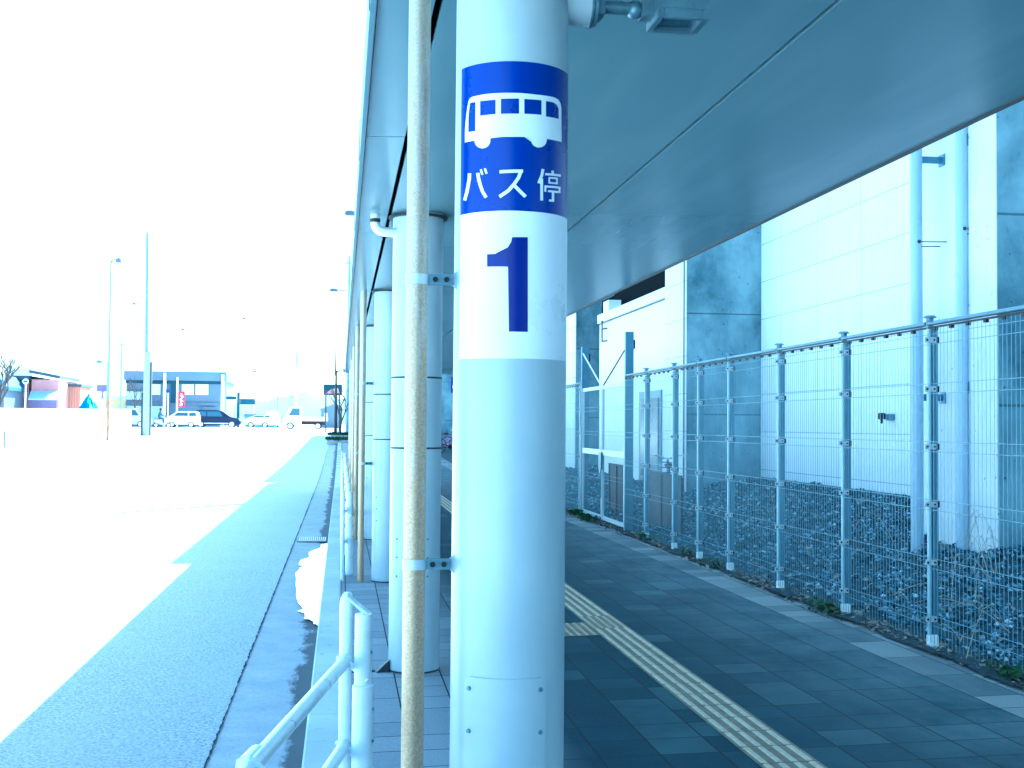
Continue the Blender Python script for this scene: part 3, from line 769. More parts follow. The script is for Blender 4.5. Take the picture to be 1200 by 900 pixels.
# ------------------------------------------------------------------ building behind the fence
WX, PX = 7.66, 6.25
HB = 13.4
bl = root('white_panel_building', (9, 20, 0), 'large white panelled building with concrete piers behind the mesh fence', 'building')
def wall(x0, x1, y0, y1, z0, z1, name, m, **k): return MB().box(x0, x1, y0, y1, z0, z1).build(name, m, bl, smooth=False, **k)
wall(WX, 30, -30, 86, -.2, HB, 'wall', mt['panel'])
wall(PX, WX-.002, 11.13, 12.8, 0, HB, 'pier', mt['concrete'])
wall(PX, WX-.002, 21.96, 23.45, 0, HB, 'pier', mt['concrete'])
wall(PX, WX-.002, 32.77, 34.4, 0, HB, 'pier', mt['concrete'])
wall(PX, WX-.002, 1.2, 2.9, 0, HB, 'pier', mt['concrete'])
wall(PX, WX-.002, 43.5, 45.1, 0, HB, 'pier', mt['concrete'])
wall(PX-.012, PX-.002, 11.14, 12.8, 0, HB, 'lit_face_skin', mt['lit_face'])  # same concrete, the brighter light on its street face put into the colour
# light coloured cladding on the street side of the piers
for (a, c_) in ((21.98, 23.45), (32.79, 34.4)): wall(PX-.02, PX-.002, a, c_, 0, HB, 'cladding', mt['panel'])
wall(PX+.05, WX-.004, 23.452, 29.96, 0, 4.12, 'annex_wall', mt['white'])
wall(PX-.0, WX-.006, 23.452, 30.0, 4.15, 4.36, 'annex_band', mt['white'])
wall(PX+.4, WX-.008, 23.452, 29.9, 4.36, 6.4, 'dark_gap', mt['void'])  # black box in place of the shaded void above the annex band
wall(PX+.7, WX-.01, 29.97, 32.765, 0, 5.0, 'recess', mt['void'])
wall(PX, PX+.3, 28.7, 29.3, 4.362, 4.62, 'vent_box', mt['white'])
wall(PX-.03, PX-.021, 22.05, 22.12, 0, 9, 'conduit', mt['trim'])
d_ = wall(PX+.02, PX+.049, 23.9, 25.7, .4, 2.35, 'door', mt['galv'])
MB().box(PX-.0, PX+.02, 24.05, 24.7, .6, 2.2).box(PX, PX+.02, 24.9, 25.5, .6, 2.2).build('door_pane', mt['glass'], d_)
b = MB()
p1, p2 = atX(705.5, 376, PX-.02), atX(705.5, 400, PX-.02)
b.cyl(p1, p2, .02, n=6); b.cyl(p1+Vector((0, 0, -.2)), p1+Vector((.08, -.3, -.2)), .02, n=6); b.cyl(p2, p2+Vector((.08, -.3, 0)), .02, n=6); b.build('rung', mt['trim'], bl)
wall(PX-.3, 30, 46.5, 86, HB-.3, HB+1.0, 'parapet', mt['concrete'])
wall(PX+.1, 30, 25.75, 46.4, HB, HB+1.35, 'parapet', mt['concrete'])
wall(PX+.3, 30, -30, 24.0, HB, HB+.35, 'parapet', mt['concrete'])
# deep roof slab gives the street its straight shadow edge
wall(PX+.35, WX+.1, -30, 24.5, HB-.5, HB-.002, 'roof_slab', mt['concrete'])
wall(PX+.35, WX+.1, 24.502, 86, HB-.5, HB-.002, 'roof_slab', mt['concrete'])
wall(1.0, WX-.002, -34, -30, 0, 11, 'rear_shade_block', mt['concrete'])  # added out of view behind the camera to hold back sky light
wall(4.45, WX-.002, 60, 86, 0, 9.0, 'wing', mt['concrete'])
MB().cyl((6.9, 37.8, HB), (6.9, 37.8, 21.4), .26, .16, 12).build('roof_mast', mt['galv'], bl)
# tap on the wall
tpX = WX; pt = atX(1047, 489, WX)
wt = root('wall_tap', pt, 'small dark outdoor tap fixed on the white panel wall', 'tap')
MB().box(pt.x-.10, pt.x, pt.y-.05, pt.y+.05, pt.z-.045, pt.z+.045).build('housing', mt['galv'], wt, bevel=.008)
MB().box(pt.x-.17, pt.x-.10, pt.y+.03, pt.y+.14, pt.z-.03, pt.z+.06).cyl((pt.x-.14, pt.y+.08, pt.z+.02), (pt.x-.14, pt.y+.08, pt.z-.09), .02, n=10).build('spout', mt['black'], wt, bevel=.006)
# downpipes on the building
def wallpipe(px, X, top, brz, spz, label):
    d = ray(px, 642); t = .003
    while (EYE+d*t).z > bank_z((EYE+d*t).x, (EYE+d*t).y): t += .00001
    X, Y = (EYE+d*t).x, (EYE+d*t).y; zb = bank_z(X, Y)-.1
    brz = atY(px, brz, Y).z; spz = atY(px, spz, Y).z
    w = root('building_downpipe', (X, Y, zb), label, 'downpipe', 'round downpipes in front of the building pier')
    MB().cyl((X, Y, zb), (X, Y, top), .062, n=32).build('pipe', M('downpipe_paint'+str(px), (.36, .46, .56), .3, 0, .04, 3), w)
    for z in (brz, brz-2.5):
        MB().box(X+.05, PX-.002, Y-.012, Y+.012, z-.035, z+.035).box(PX-.025, PX-.002, Y-.06, Y+.06, z-.06, z+.06).build('bracket', mt['fpost'], w)
    b = MB()
    for k, (dz, L) in enumerate(((0, .26), (-.05, .16))):
        b.cyl((X+.03, Y-.05, spz+dz), (X+.06+L, Y-.09, spz+dz), .006, n=6)
    b.sphere((X, Y-.062, spz), .02); b.build('spike', mt['trim'], w)
wallpipe(1075, 5.98, 8.5, 187, 284, 'left round blue downpipe standing beside the concrete pier')
wallpipe(1128.5, 6.05, 8.5, 165, 269, 'right round blue downpipe standing in front of the concrete pier')
# rusty sheets behind the fence
mt['rust'] = M('rusty_sheet', (.055, .04, .04), .5, 0, .9, 2.2, .2, 30)
for (ya, yb, h, lab) in ((16.55, 18.7, .92, 'rusty dark steel sheet standing behind the fence beside the gate'), (20.0, 21.2, .95, 'rust stained sheet leaning behind the mesh gate')):
    s_ = root('steel_sheet', (4.65, (ya+yb)/2, .1), lab, 'steel sheet')
    MB().box(4.65, 4.66, ya, yb, .08, h).build('plate', mt['rust'], s_)
    f = MB()
    for yy in (ya, (ya+yb)/2, yb-.04): f.box(4.63, 4.648, yy, yy+.04, .05, h+.02)
    f.box(4.628, 4.65, ya, yb, h, h+.03); f.build('frame', mt['trim'], s_)

# ------------------------------------------------------------------ bicycles under the far canopy
def make_bike(label, frame_m):
    b = root('bicycle', (0, 0, 0), label, 'bicycle', 'bicycles parked beyond the canopy')
    Rw = .33; ax = .54
    for sx in (-ax, ax):
        mb = MB(); pts = [(sx+Rw*math.cos(2*PI*i/28), 0, Rw+Rw*math.sin(2*PI*i/28)) for i in range(29)]
        w = mb.tube(pts, .016, 6).build('wheel', mt['rubber'], b, local=True)
        sp = MB()
        for i in range(14): t = 2*PI*i/14; sp.cyl((sx, 0, Rw), (sx+.32*math.cos(t), 0, Rw+.32*math.sin(t)), .0022, n=4)
        sp.cyl((sx, -.04, Rw), (sx, .04, Rw), .025, n=10).build('spokes', mt['chrome'], w, local=True)
    f = MB(); bb = (-.05, 0, .28); seat = (-.2, 0, .78); head = (.38, 0, .78); hl = (.42, 0, .66)
    for a, c_, r in ((bb, seat, .017), (bb, hl, .019), (seat, head, .014), ((-ax, .06, Rw), bb, .011), ((-ax, -.06, Rw), bb, .011), ((-ax, .05, Rw), (-.17, 0, .7), .009), ((ax, .05, Rw), hl, .012), ((ax, -.05, Rw), hl, .012), (hl, (.36, 0, .92), .015)): f.tube([a, c_], r, 8)
    f.build('frame', frame_m, b, local=True)
    MB().tube([(.3, .28, .98), (.36, .2, 1.0), (.40, .08, .97), (.37, 0, .93), (.40, -.08, .97), (.36, -.2, 1.0), (.3, -.28, .98)], .012, 8).build('handlebar', mt['chrome'], b, local=True)
    MB().sphere((-.22, 0, .86), .13, .08, .035).cyl((-.2, 0, .76), (-.215, 0, .85), .013, n=8).build('saddle', mt['black'], b, local=True)
    bk = MB()
    for z in (.72, .80, .88, .94): bk.tube([(.5, -.14, z), (.74, -.14, z), (.74, .14, z), (.5, .14, z), (.5, -.14, z)], .006, 5)
    for x, y_ in ((.5, -.14), (.74, -.14), (.74, .14), (.5, .14), (.62, -.14), (.62, .14)): bk.cyl((x, y_, .70), (x, y_, .94), .005, n=5)
    bk.build('basket', mt['galv'], b, local=True)
    MB().ring((-.05, 0), .0, .0, 0, 0) if False else None
    MB().cyl((-.05, -.05, .28), (-.05, -.042, .28), .09, n=16).cyl((-.05, -.06, .28), (.08, -.06, .2), .01, n=6).cyl((-.05, .06, .28), (-.18, .06, .36), .01, n=6).box(.05, .13, -.1, -.06, .185, .205).box(-.22, -.14, .06, .1, .35, .37).build('crank', mt['black'], b, local=True)
    return b
fr1 = M('bike_paint_dark', (.06, .03, .08), .3); fr2 = M('bike_paint_pink', (.55, .08, .25), .3)
bk = make_bike('pink framed bicycle parked under the blue parking sign', fr2); by = 54.0
bk.location = (4.75, by, pave_z(4.7, by)); bk.rotation_euler.z = .25
bk2 = make_bike('dark framed bicycle just behind the pink one', fr1); bk2.location = (4.55, by+1.0, pave_z(4.7, by+1)); bk2.rotation_euler.z = -.2
dup(bk2, (5.3, by+1.6, pave_z(4.7, by+1.6)), .1, 'dark framed bicycle rearmost under the parking sign')
b3 = dup(bk2, (4.9, 18.2, bank_z(4.9, 18)), 1.35, 'dark bicycle parked behind the mesh fence beside the rusty sheet')
del b3['group']
ps_ = root('bicycle_parking_sign', (3.75, 40, pave_z(3.7, 40)), 'blue square bicycle parking sign on a thin pale post', 'sign')
sx0, sz0 = 3.50, 2.66
MB().cyl((3.76, 40.02, pave_z(3.7, 40)), (3.76, 40.02, 3.1), .035, n=12).build('post', mt['white'], ps_)
pb = MB().box(sx0, sx0+.52, 39.96, 39.98, sz0, sz0+.52).build('panel', mt['sticker_b'], ps_)
g_ = MB()
def ring_xz(mb, cx, cz, r, w, y, n=20):
    for i in range(n):
        a, c_ = 2*PI*i/n, 2*PI*(i+1)/n
        mb.add([(cx+r*math.cos(a), y, cz+r*math.sin(a)), (cx+r*math.cos(c_), y, cz+r*math.sin(c_)), (cx+(r-w)*math.cos(c_), y, cz+(r-w)*math.sin(c_)), (cx+(r-w)*math.cos(a), y, cz+(r-w)*math.sin(a))], [(0, 1, 2, 3)])
ring_xz(g_, sx0+.14, sz0+.2, .09, .02, 39.955); ring_xz(g_, sx0+.38, sz0+.2, .09, .02, 39.955)
for a, c_ in (((.14, .2), (.2, .33)), ((.2, .33), (.34, .33)), ((.38, .2), (.32, .37)), ((.25, .2), (.2, .33)), ((.25, .2), (.34, .33)), ((.14, .2), (.25, .2)), ((.28, .37), (.35, .39))):
    g_.cyl((sx0+a[0], 39.955, sz0+a[1]), (sx0+c_[0], 39.955, sz0+c_[1]), .008, n=6)
g_.build('bicycle_symbol', mt['sticker_w'], pb)

# ------------------------------------------------------------------ background vehicles
def make_car(name, label, cat, loc, rz, L, W, H, paint, style, group=None):
    r_ = root(name, loc, label, cat, group, rz); hw = W/2
    if style == 'truck':
        cab = [(-L/2, .35), (-L/2, .85), (-L/2+.18, 1.05), (-L/2+.55, H-.04), (-L/2+.75, H), (-L/2+1.35, H), (-L/2+1.4, H-.1), (-L/2+1.42, .35)]
        MB().prism(cab, 'y', -hw, hw).build('cab', paint, r_, local=True, bevel=.04)
        MB().box(-L/2+1.48, L/2, -hw, hw, .68, .98).build('cargo_bed', paint, r_, local=True, bevel=.015)
        MB().box(-L/2+1.3, L/2-.1, -hw*.8, hw*.8, .38, .66).build('chassis', mt['black'], r_, local=True)
        for s in (-1, 1):
            y0_ = s*hw
            MB().prism([(-L/2+.42, 1.08), (-L/2+.72, H-.14), (-L/2+1.28, H-.14), (-L/2+1.28, 1.08)], 'y', y0_, y0_+s*.008).build('side_window', mt['glass'], r_, local=True)
        MB().add([(-L/2+.17, -hw*.85, 1.07), (-L/2+.17, hw*.85, 1.07), (-L/2+.53, hw*.8, H-.1), (-L/2+.53, -hw*.8, H-.1)], [(0, 1, 2, 3)]).build('windscreen', mt['glass'], r_, local=True)
        axles = (-L/2+.55, L/2-.75); wr = .28
    else:
        bz = .28
        if style == 'suv':
            prof = [(-L/2, .45), (-L/2+.02, .95), (-L/2+.1, 1.05), (L/2-1.15, 1.08), (L/2-.25, .92), (L/2, .7), (L/2, .4), (L/2-.1, bz), (-L/2+.1, bz)]
            top = [(-L/2+.05, 1.04), (-L/2+.3, H-.06), (-L/2+.6, H), (L/2-2.2, H), (L/2-1.75, H-.12), (L/2-1.05, 1.07)]
        else:
            prof = [(-L/2, .45), (-L/2+.02, .95), (-L/2+.06, 1.0), (L/2-.6, 1.0), (L/2-.12, .82), (L/2, .6), (L/2, .4), (L/2-.1, bz), (-L/2+.1, bz)]
            top = [(-L/2+.03, .99), (-L/2+.16, H-.06), (-L/2+.4, H), (L/2-1.5, H), (L/2-1.2, H-.1), (L/2-.5, .99)]
        MB().prism(prof, 'y', -hw, hw).build('body', paint, r_, local=True, bevel=.06)
        tp_ = MB(); n = len(top); ins = .12
        vs = [(x, -hw+.02 if z < 1.2 else -hw+ins, z) for x, z in top]+[(x, hw-.02 if z < 1.2 else hw-ins, z) for x, z in top]
        tp_.add(vs, [tuple(range(n))[::-1], tuple(range(n, 2*n))]+[(i, (i+1) % n, n+(i+1) % n, n+i) for i in range(n)])
        tp_.build('cabin', paint, r_, local=True, bevel=.03)
        x0_, x1_ = top[1][0]+.05, top[3][0]; xb = top[-1][0]-.25
        h0 = 1.1
        for s in (-1, 1):
            def yy(z): return s*(hw-.02-(ins-.02)*(z-1.04)/(H-.06-1.04)+.012)
            segs = [(x0_+.05, (x0_+x1_)/2-.1), ((x0_+x1_)/2, x1_+.15)]
            for k, (a, c_) in enumerate(segs):
                e = .35 if k == 1 else 0
                MB().add([(a, yy(h0), h0), (c_+e, yy(h0), h0), (c_, yy(H-.12), H-.12), (a+(.1 if k == 0 else 0), yy(H-.12), H-.12)], [(0, 1, 2, 3)]).build('side_window', mt['glass'], r_, local=True)
        a, c_ = top[-1], top[-2]
        MB().add([(a[0]+.01, -hw*.85, a[1]+.05), (a[0]+.01, hw*.85, a[1]+.05), (c_[0]+.02, hw*.78, c_[1]), (c_[0]+.02, -hw*.78, c_[1])], [(0, 1, 2, 3)]).build('windscreen', mt['glass'], r_, local=True)
        if style == 'suv':
            MB().box(-L/2+.9, L/2-.9, -hw-.015, -hw+.01, .40, .46).build('sill_trim', mt['chrome'], r_, local=True)
        MB().box(L/2-.12, L/2-.01, -hw+.05, -hw+.45, .72, .84).box(L/2-.12, L/2-.01, hw-.45, hw-.05, .72, .84).build('headlight', mt['chrome'], r_, local=True)
        MB().box(-L/2-.01, -L/2+.05, -hw+.05, -hw+.2, .8, 1.0).box(-L/2-.01, -L/2+.05, hw-.2, hw-.05, .8, 1.0).build('tail_light', M('tail'+label[:5], (.4, .02, .02), .3), r_, local=True)
        axles = (-L/2+.75, L/2-.85); wr = .34 if style == 'suv' else .29
    for ax in axles:
        for s in (-1, 1):
            w = MB().cyl((ax, s*(hw-.2), wr), (ax, s*(hw+.02), wr), wr, n=24).build('wheel', mt['rubber'], r_, local=True)
            MB().cyl((ax, s*(hw+.015), wr), (ax, s*(hw+.035), wr), wr*.66, n=18).build('rim', mt['chrome'], w, local=True)
    return r_
cp_w = M('car_paint_white', (.78, .8, .8), .25, 0, .02, coat=.5); cp_n = M('car_paint_navy', (.005, .010, .035), .5, 0, .02, spec=.15)
cp_y = M('car_paint_yellow', (.55, .55, .22), .4, 0, .05); gz_ = 1.17
def gx(px, Y): return atY(px, 500, Y).x
make_car('parked_car', 'dark navy estate car parked side-on across the road', 'car', (gx(255, 124), 124, gz_), 0, 4.55, 1.8, 1.72, cp_n, 'suv', 'cars at the far junction')
make_car('parked_car', 'small white car side-on directly left of the navy car', 'car', (gx(213, 122), 122, gz_), PI, 3.4, 1.5, 1.55, cp_w, 'hatch', 'cars at the far junction')
make_car('flatbed_truck', 'small white flatbed truck crossing the far end of the road', 'truck', (gx(358, 97), 97, gz_), 0, 3.4, 1.48, 1.78, cp_w, 'truck')
make_car('parked_car', 'small yellow car beyond the road between the navy car and the white truck', 'car', (gx(302, 128), 128, gz_), PI, 3.0, 1.5, 1.05+.3, cp_y, 'hatch', 'cars at the far junction')
make_car('parked_car', 'tiny white van parked just right of the yellow car', 'car', (gx(319, 140), 140, gz_), PI/2, 3.4, 1.5, 1.8, cp_w, 'hatch', 'cars at the far junction')
make_car('parked_car', 'pale lilac van parked behind the tall utility pole', 'car', (gx(155, 120), 120, gz_), 0, 3.4, 1.5, 1.75, M('car_paint_lilac', (.45, .45, .6), .3), 'hatch', 'cars at the far junction')

# scooter and rider
sxp = gx(190, 115)
sc = root('scooter', (sxp, 115, gz_), 'small scooter stopped beside the road under its rider', 'scooter')
for dx, n_ in ((-.55, 'w'), (.55, 'w')):
    pts = [(sxp+dx+.2*math.cos(2*PI*i/16), 115, gz_+.22+.2*math.sin(2*PI*i/16)) for i in range(17)]
    w = MB().tube(pts, .045, 8).build('wheel', mt['rubber'], sc); MB().cyl((sxp+dx, 114.97, gz_+.22), (sxp+dx, 115.03, gz_+.22), .13, n=12).build('rim', mt['chrome'], w)
MB().prism([(sxp-.7, gz_+.55), (sxp-.5, gz_+.42), (sxp-.05, gz_+.30), (sxp+.3, gz_+.3), (sxp+.45, gz_+.8), (sxp+.38, gz_+.9), (sxp+.22, gz_+.42), (sxp+.0, gz_+.42), (sxp-.08, gz_+.7), (sxp-.7, gz_+.74)], 'y', 114.85, 115.15).build('body', M('scooter_body', (.5, .52, .55), .3), sc, bevel=.03)
MB().cyl((sxp+.55, 115, gz_+.22), (sxp+.38, 115, gz_+.98), .025, n=8).cyl((sxp+.36, 114.7, gz_+1.0), (sxp+.36, 115.3, gz_+1.0), .02, n=8).build('handlebar', mt['trim'], sc)
MB().box(sxp-.72, sxp-.1, 114.87, 115.13, gz_+.74, gz_+.80).build('saddle', mt['black'], sc, bevel=.02)
def person(name, label, J, radii, edges, mat, loc):
    me = bpy.data.meshes.new(name); me.from_pydata(J, edges, []); ob = bpy.data.objects.new(name, me); C.objects.link(ob)
    md = ob.modifiers.new('skin', 'SKIN'); ob.modifiers.new('sub', 'SUBSURF').levels = 1
    ob.modifiers['sub'].render_levels = 1
    for i, r in enumerate(radii): me.skin_vertices[0].data[i].radius = (r, r)
    me.skin_vertices[0].data[0].use_root = True
    me.materials.append(mat)
    ob.location = loc; tag(ob, label, 'person')
    dg = bpy.context.evaluated_depsgraph_get(); m2 = bpy.data.meshes.new_from_object(ob.evaluated_get(dg))
    ob.modifiers.clear(); ob.data = m2; m2.polygons.foreach_set('use_smooth', [True]*len(m2.polygons)); return ob
J = [(-.3, 0, .88), (-.27, 0, 1.1), (-.2, 0, 1.36), (-.17, 0, 1.47), (-.14, 0, 1.56),
     (-.19, -.19, 1.36), (-.02, -.24, 1.12), (.22, -.24, 1.04), (.33, -.24, 1.03),
     (-.19, .19, 1.36), (-.02, .24, 1.12), (.22, .24, 1.04), (.33, .24, 1.03),
     (-.25, -.1, .86), (.12, -.14, .85), (.1, -.14, .46), (.2, -.14, .42),
     (-.25, .1, .86), (.12, .14, .85), (.1, .14, .46), (.2, .14, .42)]
E = [(0, 1), (1, 2), (2, 3), (3, 4), (2, 5), (5, 6), (6, 7), (7, 8), (2, 9), (9, 10), (10, 11), (11, 12), (0, 13), (13, 14), (14, 15), (15, 16), (0, 17), (17, 18), (18, 19), (19, 20)]
RR = [.15, .15, .16, .06, .06, .065, .05, .04, .04, .065, .05, .04, .04, .10, .08, .055, .05, .10, .08, .055, .05]
mt['cloth'] = M('dark_clothes', (.03, .05, .09), .8)
pr = person('person', 'rider in dark clothes and helmet sitting on a scooter by the utility pole', J, RR, E, mt['cloth'], (sxp, 115, gz_))
MB().sphere((-.13, 0, 1.66), .14, .13, .15).build('helmet', mt['black'], pr, local=True)
MB().sphere((-.06, 0, 1.62), .085, .08, .10).sphere((.03, 0, 1.62), .015).build('face', M('skin', (.5, .33, .25), .6), pr, local=True)

# ------------------------------------------------------------------ background buildings and walls
structure(MB().prism([(84, 1.0), (100, atY(75, 479, 100).z), (101.5, atY(75, 479, 100).z), (101.5, 1.0)], 'x', -80, gx(150, 100)), 'bank', mt['palebank'])
mt['pink'] = M('faded_pink_wall', (.46, .22, .22), .8, 0, .1, 1); mt['tileroof'] = M('dark_roof_tile', (.05, .06, .08), .6)
mt['bluepale'] = M('pale_blue_sheet', (.42, .55, .60), .5, 0, .08, 1); mt['orange'] = M('orange_shutter', (.38, .18, .10), .6, 0, .15, 2)
mt['greyb'] = M('grey_cladding', (.11, .15, .20), .6, 0, .08, .6); mt['greyd'] = M('grey_dark', (.10, .13, .18), .6); mt['winpale'] = M('window_pale', (.62, .68, .70), .2)
mt['tarp'] = M('blue_tarp', (.01, .14, .42), .5, 0, .35, 2.5, .3, 8); mt['yellow'] = M('cream_wall', (.7, .58, .3), .7, 0, .1, .8)
mt['red'] = M('banner_red', (.62, .015, .06), .5, 0, .05); mt['teal'] = M('teal_board', (.012, .05, .08), .5, 0, .05); mt['lilac'] = M('lilac_wall', (.16, .13, .26), .7, 0, .15, .8)
def wbox(px0, px1, py0, py1, Y, D):
    a = atY(px0, py1, Y); c_ = atY(px1, py0, Y); return (a.x, c_.x, Y, Y+D, a.z, c_.z)
def gbox(px0, px1, py0, Y, D, z0=1.1):
    a = wbox(px0, px1, py0, 500, Y, D); return (a[0], a[1], a[2], a[3], z0, a[5])
Yh = 118
h1 = root('pink_house', (gx(40, Yh), Yh, gz_), 'low faded pink house with slanted dark roof edge and pale blue awning', 'house')
MB().box(*gbox(36, 69, 445, Yh, 8)).build('wall', mt['pink'], h1)
b = gbox(6, 34, 446, Yh+.5, 8); MB().box(*b).build('side_wall', mt['pink'], h1)
a, c_ = atY(34, 437, Yh-.6), atY(70, 444, Yh-.6)
MB().prism([(a.x, a.z), (c_.x, c_.z), (c_.x, c_.z+.28), (a.x, a.z+.28)], 'y', Yh-.6, Yh+8).build('roof', mt['tileroof'], h1)
a, c_ = atY(6, 443, Yh-.3), atY(34, 443, Yh-.3); MB().box(a.x, c_.x, Yh-.3, Yh+8.5, a.z-.1, a.z+.25).build('roof', mt['tileroof'], h1)
p = [atY(36, 459, Yh-.05), atY(68, 459, Yh-.05), atY(66, 469, Yh-1.6), atY(33, 468.5, Yh-1.6)]
MB().add([tuple(q) for q in p]+[tuple(q+Vector((0, 0, .08))) for q in p], [(0, 1, 2, 3), (7, 6, 5, 4), (0, 4, 5, 1), (1, 5, 6, 2), (2, 6, 7, 3), (3, 7, 4, 0)]).build('awning', mt['bluepale'], h1)
MB().box(*wbox(33, 66, 469, 478, Yh-.03, .02)).build('shutter', mt['lilac'], h1)
MB().box(*wbox(8, 28, 466, 478, Yh+.44, .04)).build('shutter', mt['lilac'], h1)
h0_ = root('dark_roofed_house', (gx(-12, 112), 112, gz_), 'house with a deep blue roof cut by the left edge of the picture', 'house')
MB().box(*gbox(-45, 5, 455, 112, 7)).build('wall', mt['greyd'], h0_)
a, c_ = atY(-50, 441, 111.4), atY(8, 453, 111.4); MB().prism([(a.x, a.z), ((a.x+c_.x)/2+1.2, a.z+.2), (c_.x, c_.z), (c_.x, c_.z-.3), (a.x, c_.z-.3)], 'y', 111.4, 119.5).build('roof', M('blue_roof', (.03, .08, .16), .5), h0_)
h2 = root('orange_shed', (gx(85, 122), 122, gz_), 'small orange brown shed with a flat dark roof right of the pink house', 'shed')
MB().box(*gbox(76, 94, 452, 122, 5)).build('wall', mt['orange'], h2); a, c_ = atY(75.5, 453, 121.7), atY(95.5, 450, 121.7)
MB().box(a.x, c_.x, 121.7, 127.2, a.z, c_.z).build('roof', mt['tileroof'], h2)
b = MB()
for k in range(1, 6): x = gx(76+k*3, 122); b.box(x-.04, x+.04, 121.96, 122.0, 1.3, atY(80, 454, 122).z)
b.build('shutter_rib', mt['pink'], h2)
h3 = root('pale_blue_house', (gx(20, 150), 150, gz_), 'pale blue walled building rising behind the pink house', 'house')
MB().box(*gbox(5, 38, 431, 150, 8)).build('wall', mt['bluepale'], h3)
b_ = wbox(4, 39, 429.5, 432, 149.6, 9); MB().box(*b_).build('roof', mt['winpale'], h3)
h4 = root('cream_building', (gx(135, 140), 140, gz_), 'low cream coloured building seen between the street lamp and the utility pole', 'building')
MB().box(*gbox(113, 166, 467, 140, 8)).build('wall', mt['yellow'], h4); b_ = wbox(112, 167, 464, 468, 139.6, 9); MB().box(*b_).build('roof', mt['winpale'], h4)
MB().box(*wbox(113, 128, 451, 459, 138, .3)).build('signboard', mt['lilac'], h4)
MB().box(*wbox(119, 121, 459, 467, 138.1, .2)).build('sign_post', mt['lilac'], h4)
# tarp heap
ta = atY(104, 462, 104); tb0, tb1 = atY(91, 483, 104), atY(116, 483, 104)
mb = MB(); cx = (tb0.x+tb1.x)/2; rr_ = (tb1.x-tb0.x)/2; n = 20; vs = []
for j, (fr, zz) in enumerate(((1.0, 1.2), (1.0, tb0.z), (.92, tb0.z+.3), (.6, tb0.z+.75), (.28, ta.z-.3), (.04, ta.z))):
    for i in range(n):
        t = 2*PI*i/n; q = rr_*fr*(1+.10*math.sin(5*t+j)+random.uniform(-.06, .06)); vs.append((cx+q*math.cos(t), 104+q*math.sin(t), zz+random.uniform(-.05, .05)))
mb.add(vs, [(j*n+i, j*n+(i+1) % n, (j+1)*n+(i+1) % n, (j+1)*n+i) for j in range(5) for i in range(n)]+[tuple(range(5*n, 6*n))])
o = mb.build('tarpaulin_heap', mt['tarp'], loc=(cx, 104, 1.17), smooth=False); tag(o, 'pointed heap covered with a bright blue tarpaulin', 'tarpaulin')
# grey commercial building
Yb = 138
g1 = root('grey_shop_building', (gx(205, Yb), Yb, gz_), 'two storey blue grey shop building with a band of pale windows', 'building')
MB().box(*gbox(147, 263, 441, Yb, 12)).build('wall', mt['greyb'], g1)
b_ = wbox(145, 265, 436, 445, Yb-1.0, 13); MB().box(*b_).build('roof', mt['greyb'], g1)
b_ = wbox(147, 263, 446, 449, Yb-.1, .09); MB().box(*b_).build('soffit_shadow_gap', mt['teal'], g1)
for (a, c_) in ((174, 188), (213, 227), (229, 244)):
    f = MB().box(*wbox(a, c_, 450.5, 462.5, Yb-.10, .09)).build('window', mt['white'], g1); MB().box(*wbox(a+.8, c_-.8, 451.3, 461.7, Yb-.14, .03)).build('pane', mt['winpale'], f)
MB().box(*wbox(147, 258, 472, 474, Yb-.2, .19)).build('band', mt['greyd'], g1)
MB().box(*wbox(148, 192, 476, 498, Yb-.12, .1)).build('shop_window', mt['bluepale'], g1)
MB().box(*wbox(148, 170, 459, 468, Yb-.9, .7)).build('awning', mt['bluepale'], g1)
MB().box(*gbox(258.5, 262.5, 439, Yb-1.2, .5)).build('pillar', mt['white'], g1); MB().box(*gbox(190.5, 194.5, 437, Yb-1.2, .5)).build('pillar', mt['white'], g1)
MB().box(*wbox(236, 252, 477, 480.5, Yb-.3, .2)).build('dark_sign', mt['greyd'], g1)
MB().box(*wbox(200, 206, 444, 472, Yb-.2, .15)).build('stair_shaft', mt['teal'], g1)
# banner and small signs in front of it
bn = root('red_banner', (gx(211, 132), 132, gz_), 'tall crimson banner with white lettering in front of the grey building', 'banner')
b_ = wbox(208.6, 216.6, 458.5, 477, 132, .12); MB().box(*b_).build('cloth', mt['red'], bn, bevel=.02)
a = gbox(206.2, 208.4, 442, 132, .2); MB().cyl(((a[0]+a[1])/2, 132.1, 1.17), ((a[0]+a[1])/2, 132.1, a[5]), .09, n=10).build('pole', mt['white'], bn)
b = MB()
def bp(px, py): q = atY(px, py, 131.97); return (q.x, q.y, q.z)
for st_ in (((212, 461), (213.5, 462.5)), ((211, 463.5), (214.8, 464)), ((214.5, 464), (213.2, 467)), ((213.2, 467), (210.8, 468)), ((211, 469.5), (214.6, 470)), ((212.4, 468.5), (212.2, 472)), ((210.8, 472.6), (213.4, 473)), ((213.4, 473), (212.8, 475)), ((212.8, 475), (210.6, 475))):
    b.cyl(bp(*st_[0]), bp(*st_[1]), .06, n=6)
b.build('lettering', mt['white'], bn)
def disc_sign(px, py, rpx, Y, base, name, label, m, m2=None):
    c_ = atY(px, py, Y); r = rpx*Y/F; s_ = root(name, (c_.x, Y, base), label, 'sign')
    MB().cyl((c_.x, Y-.03, c_.z), (c_.x, Y, c_.z), r, n=24).build('disc', m, s_)
    MB().cyl((c_.x, Y+.05, base), (c_.x, Y+.05, c_.z+r), .045, n=8).build('post', mt['white'], s_)
    if m2:
        MB().box(c_.x-r*.6, c_.x+r*.6, Y-.05, Y-.032, c_.z-r*.25, c_.z+r*.25).build('bar', m2, s_)
    return s_
disc_sign(197, 458, 2.4, 130, gz_, 'round_sign', 'small round blue traffic sign left of the red banner', mt['sticker_b'])
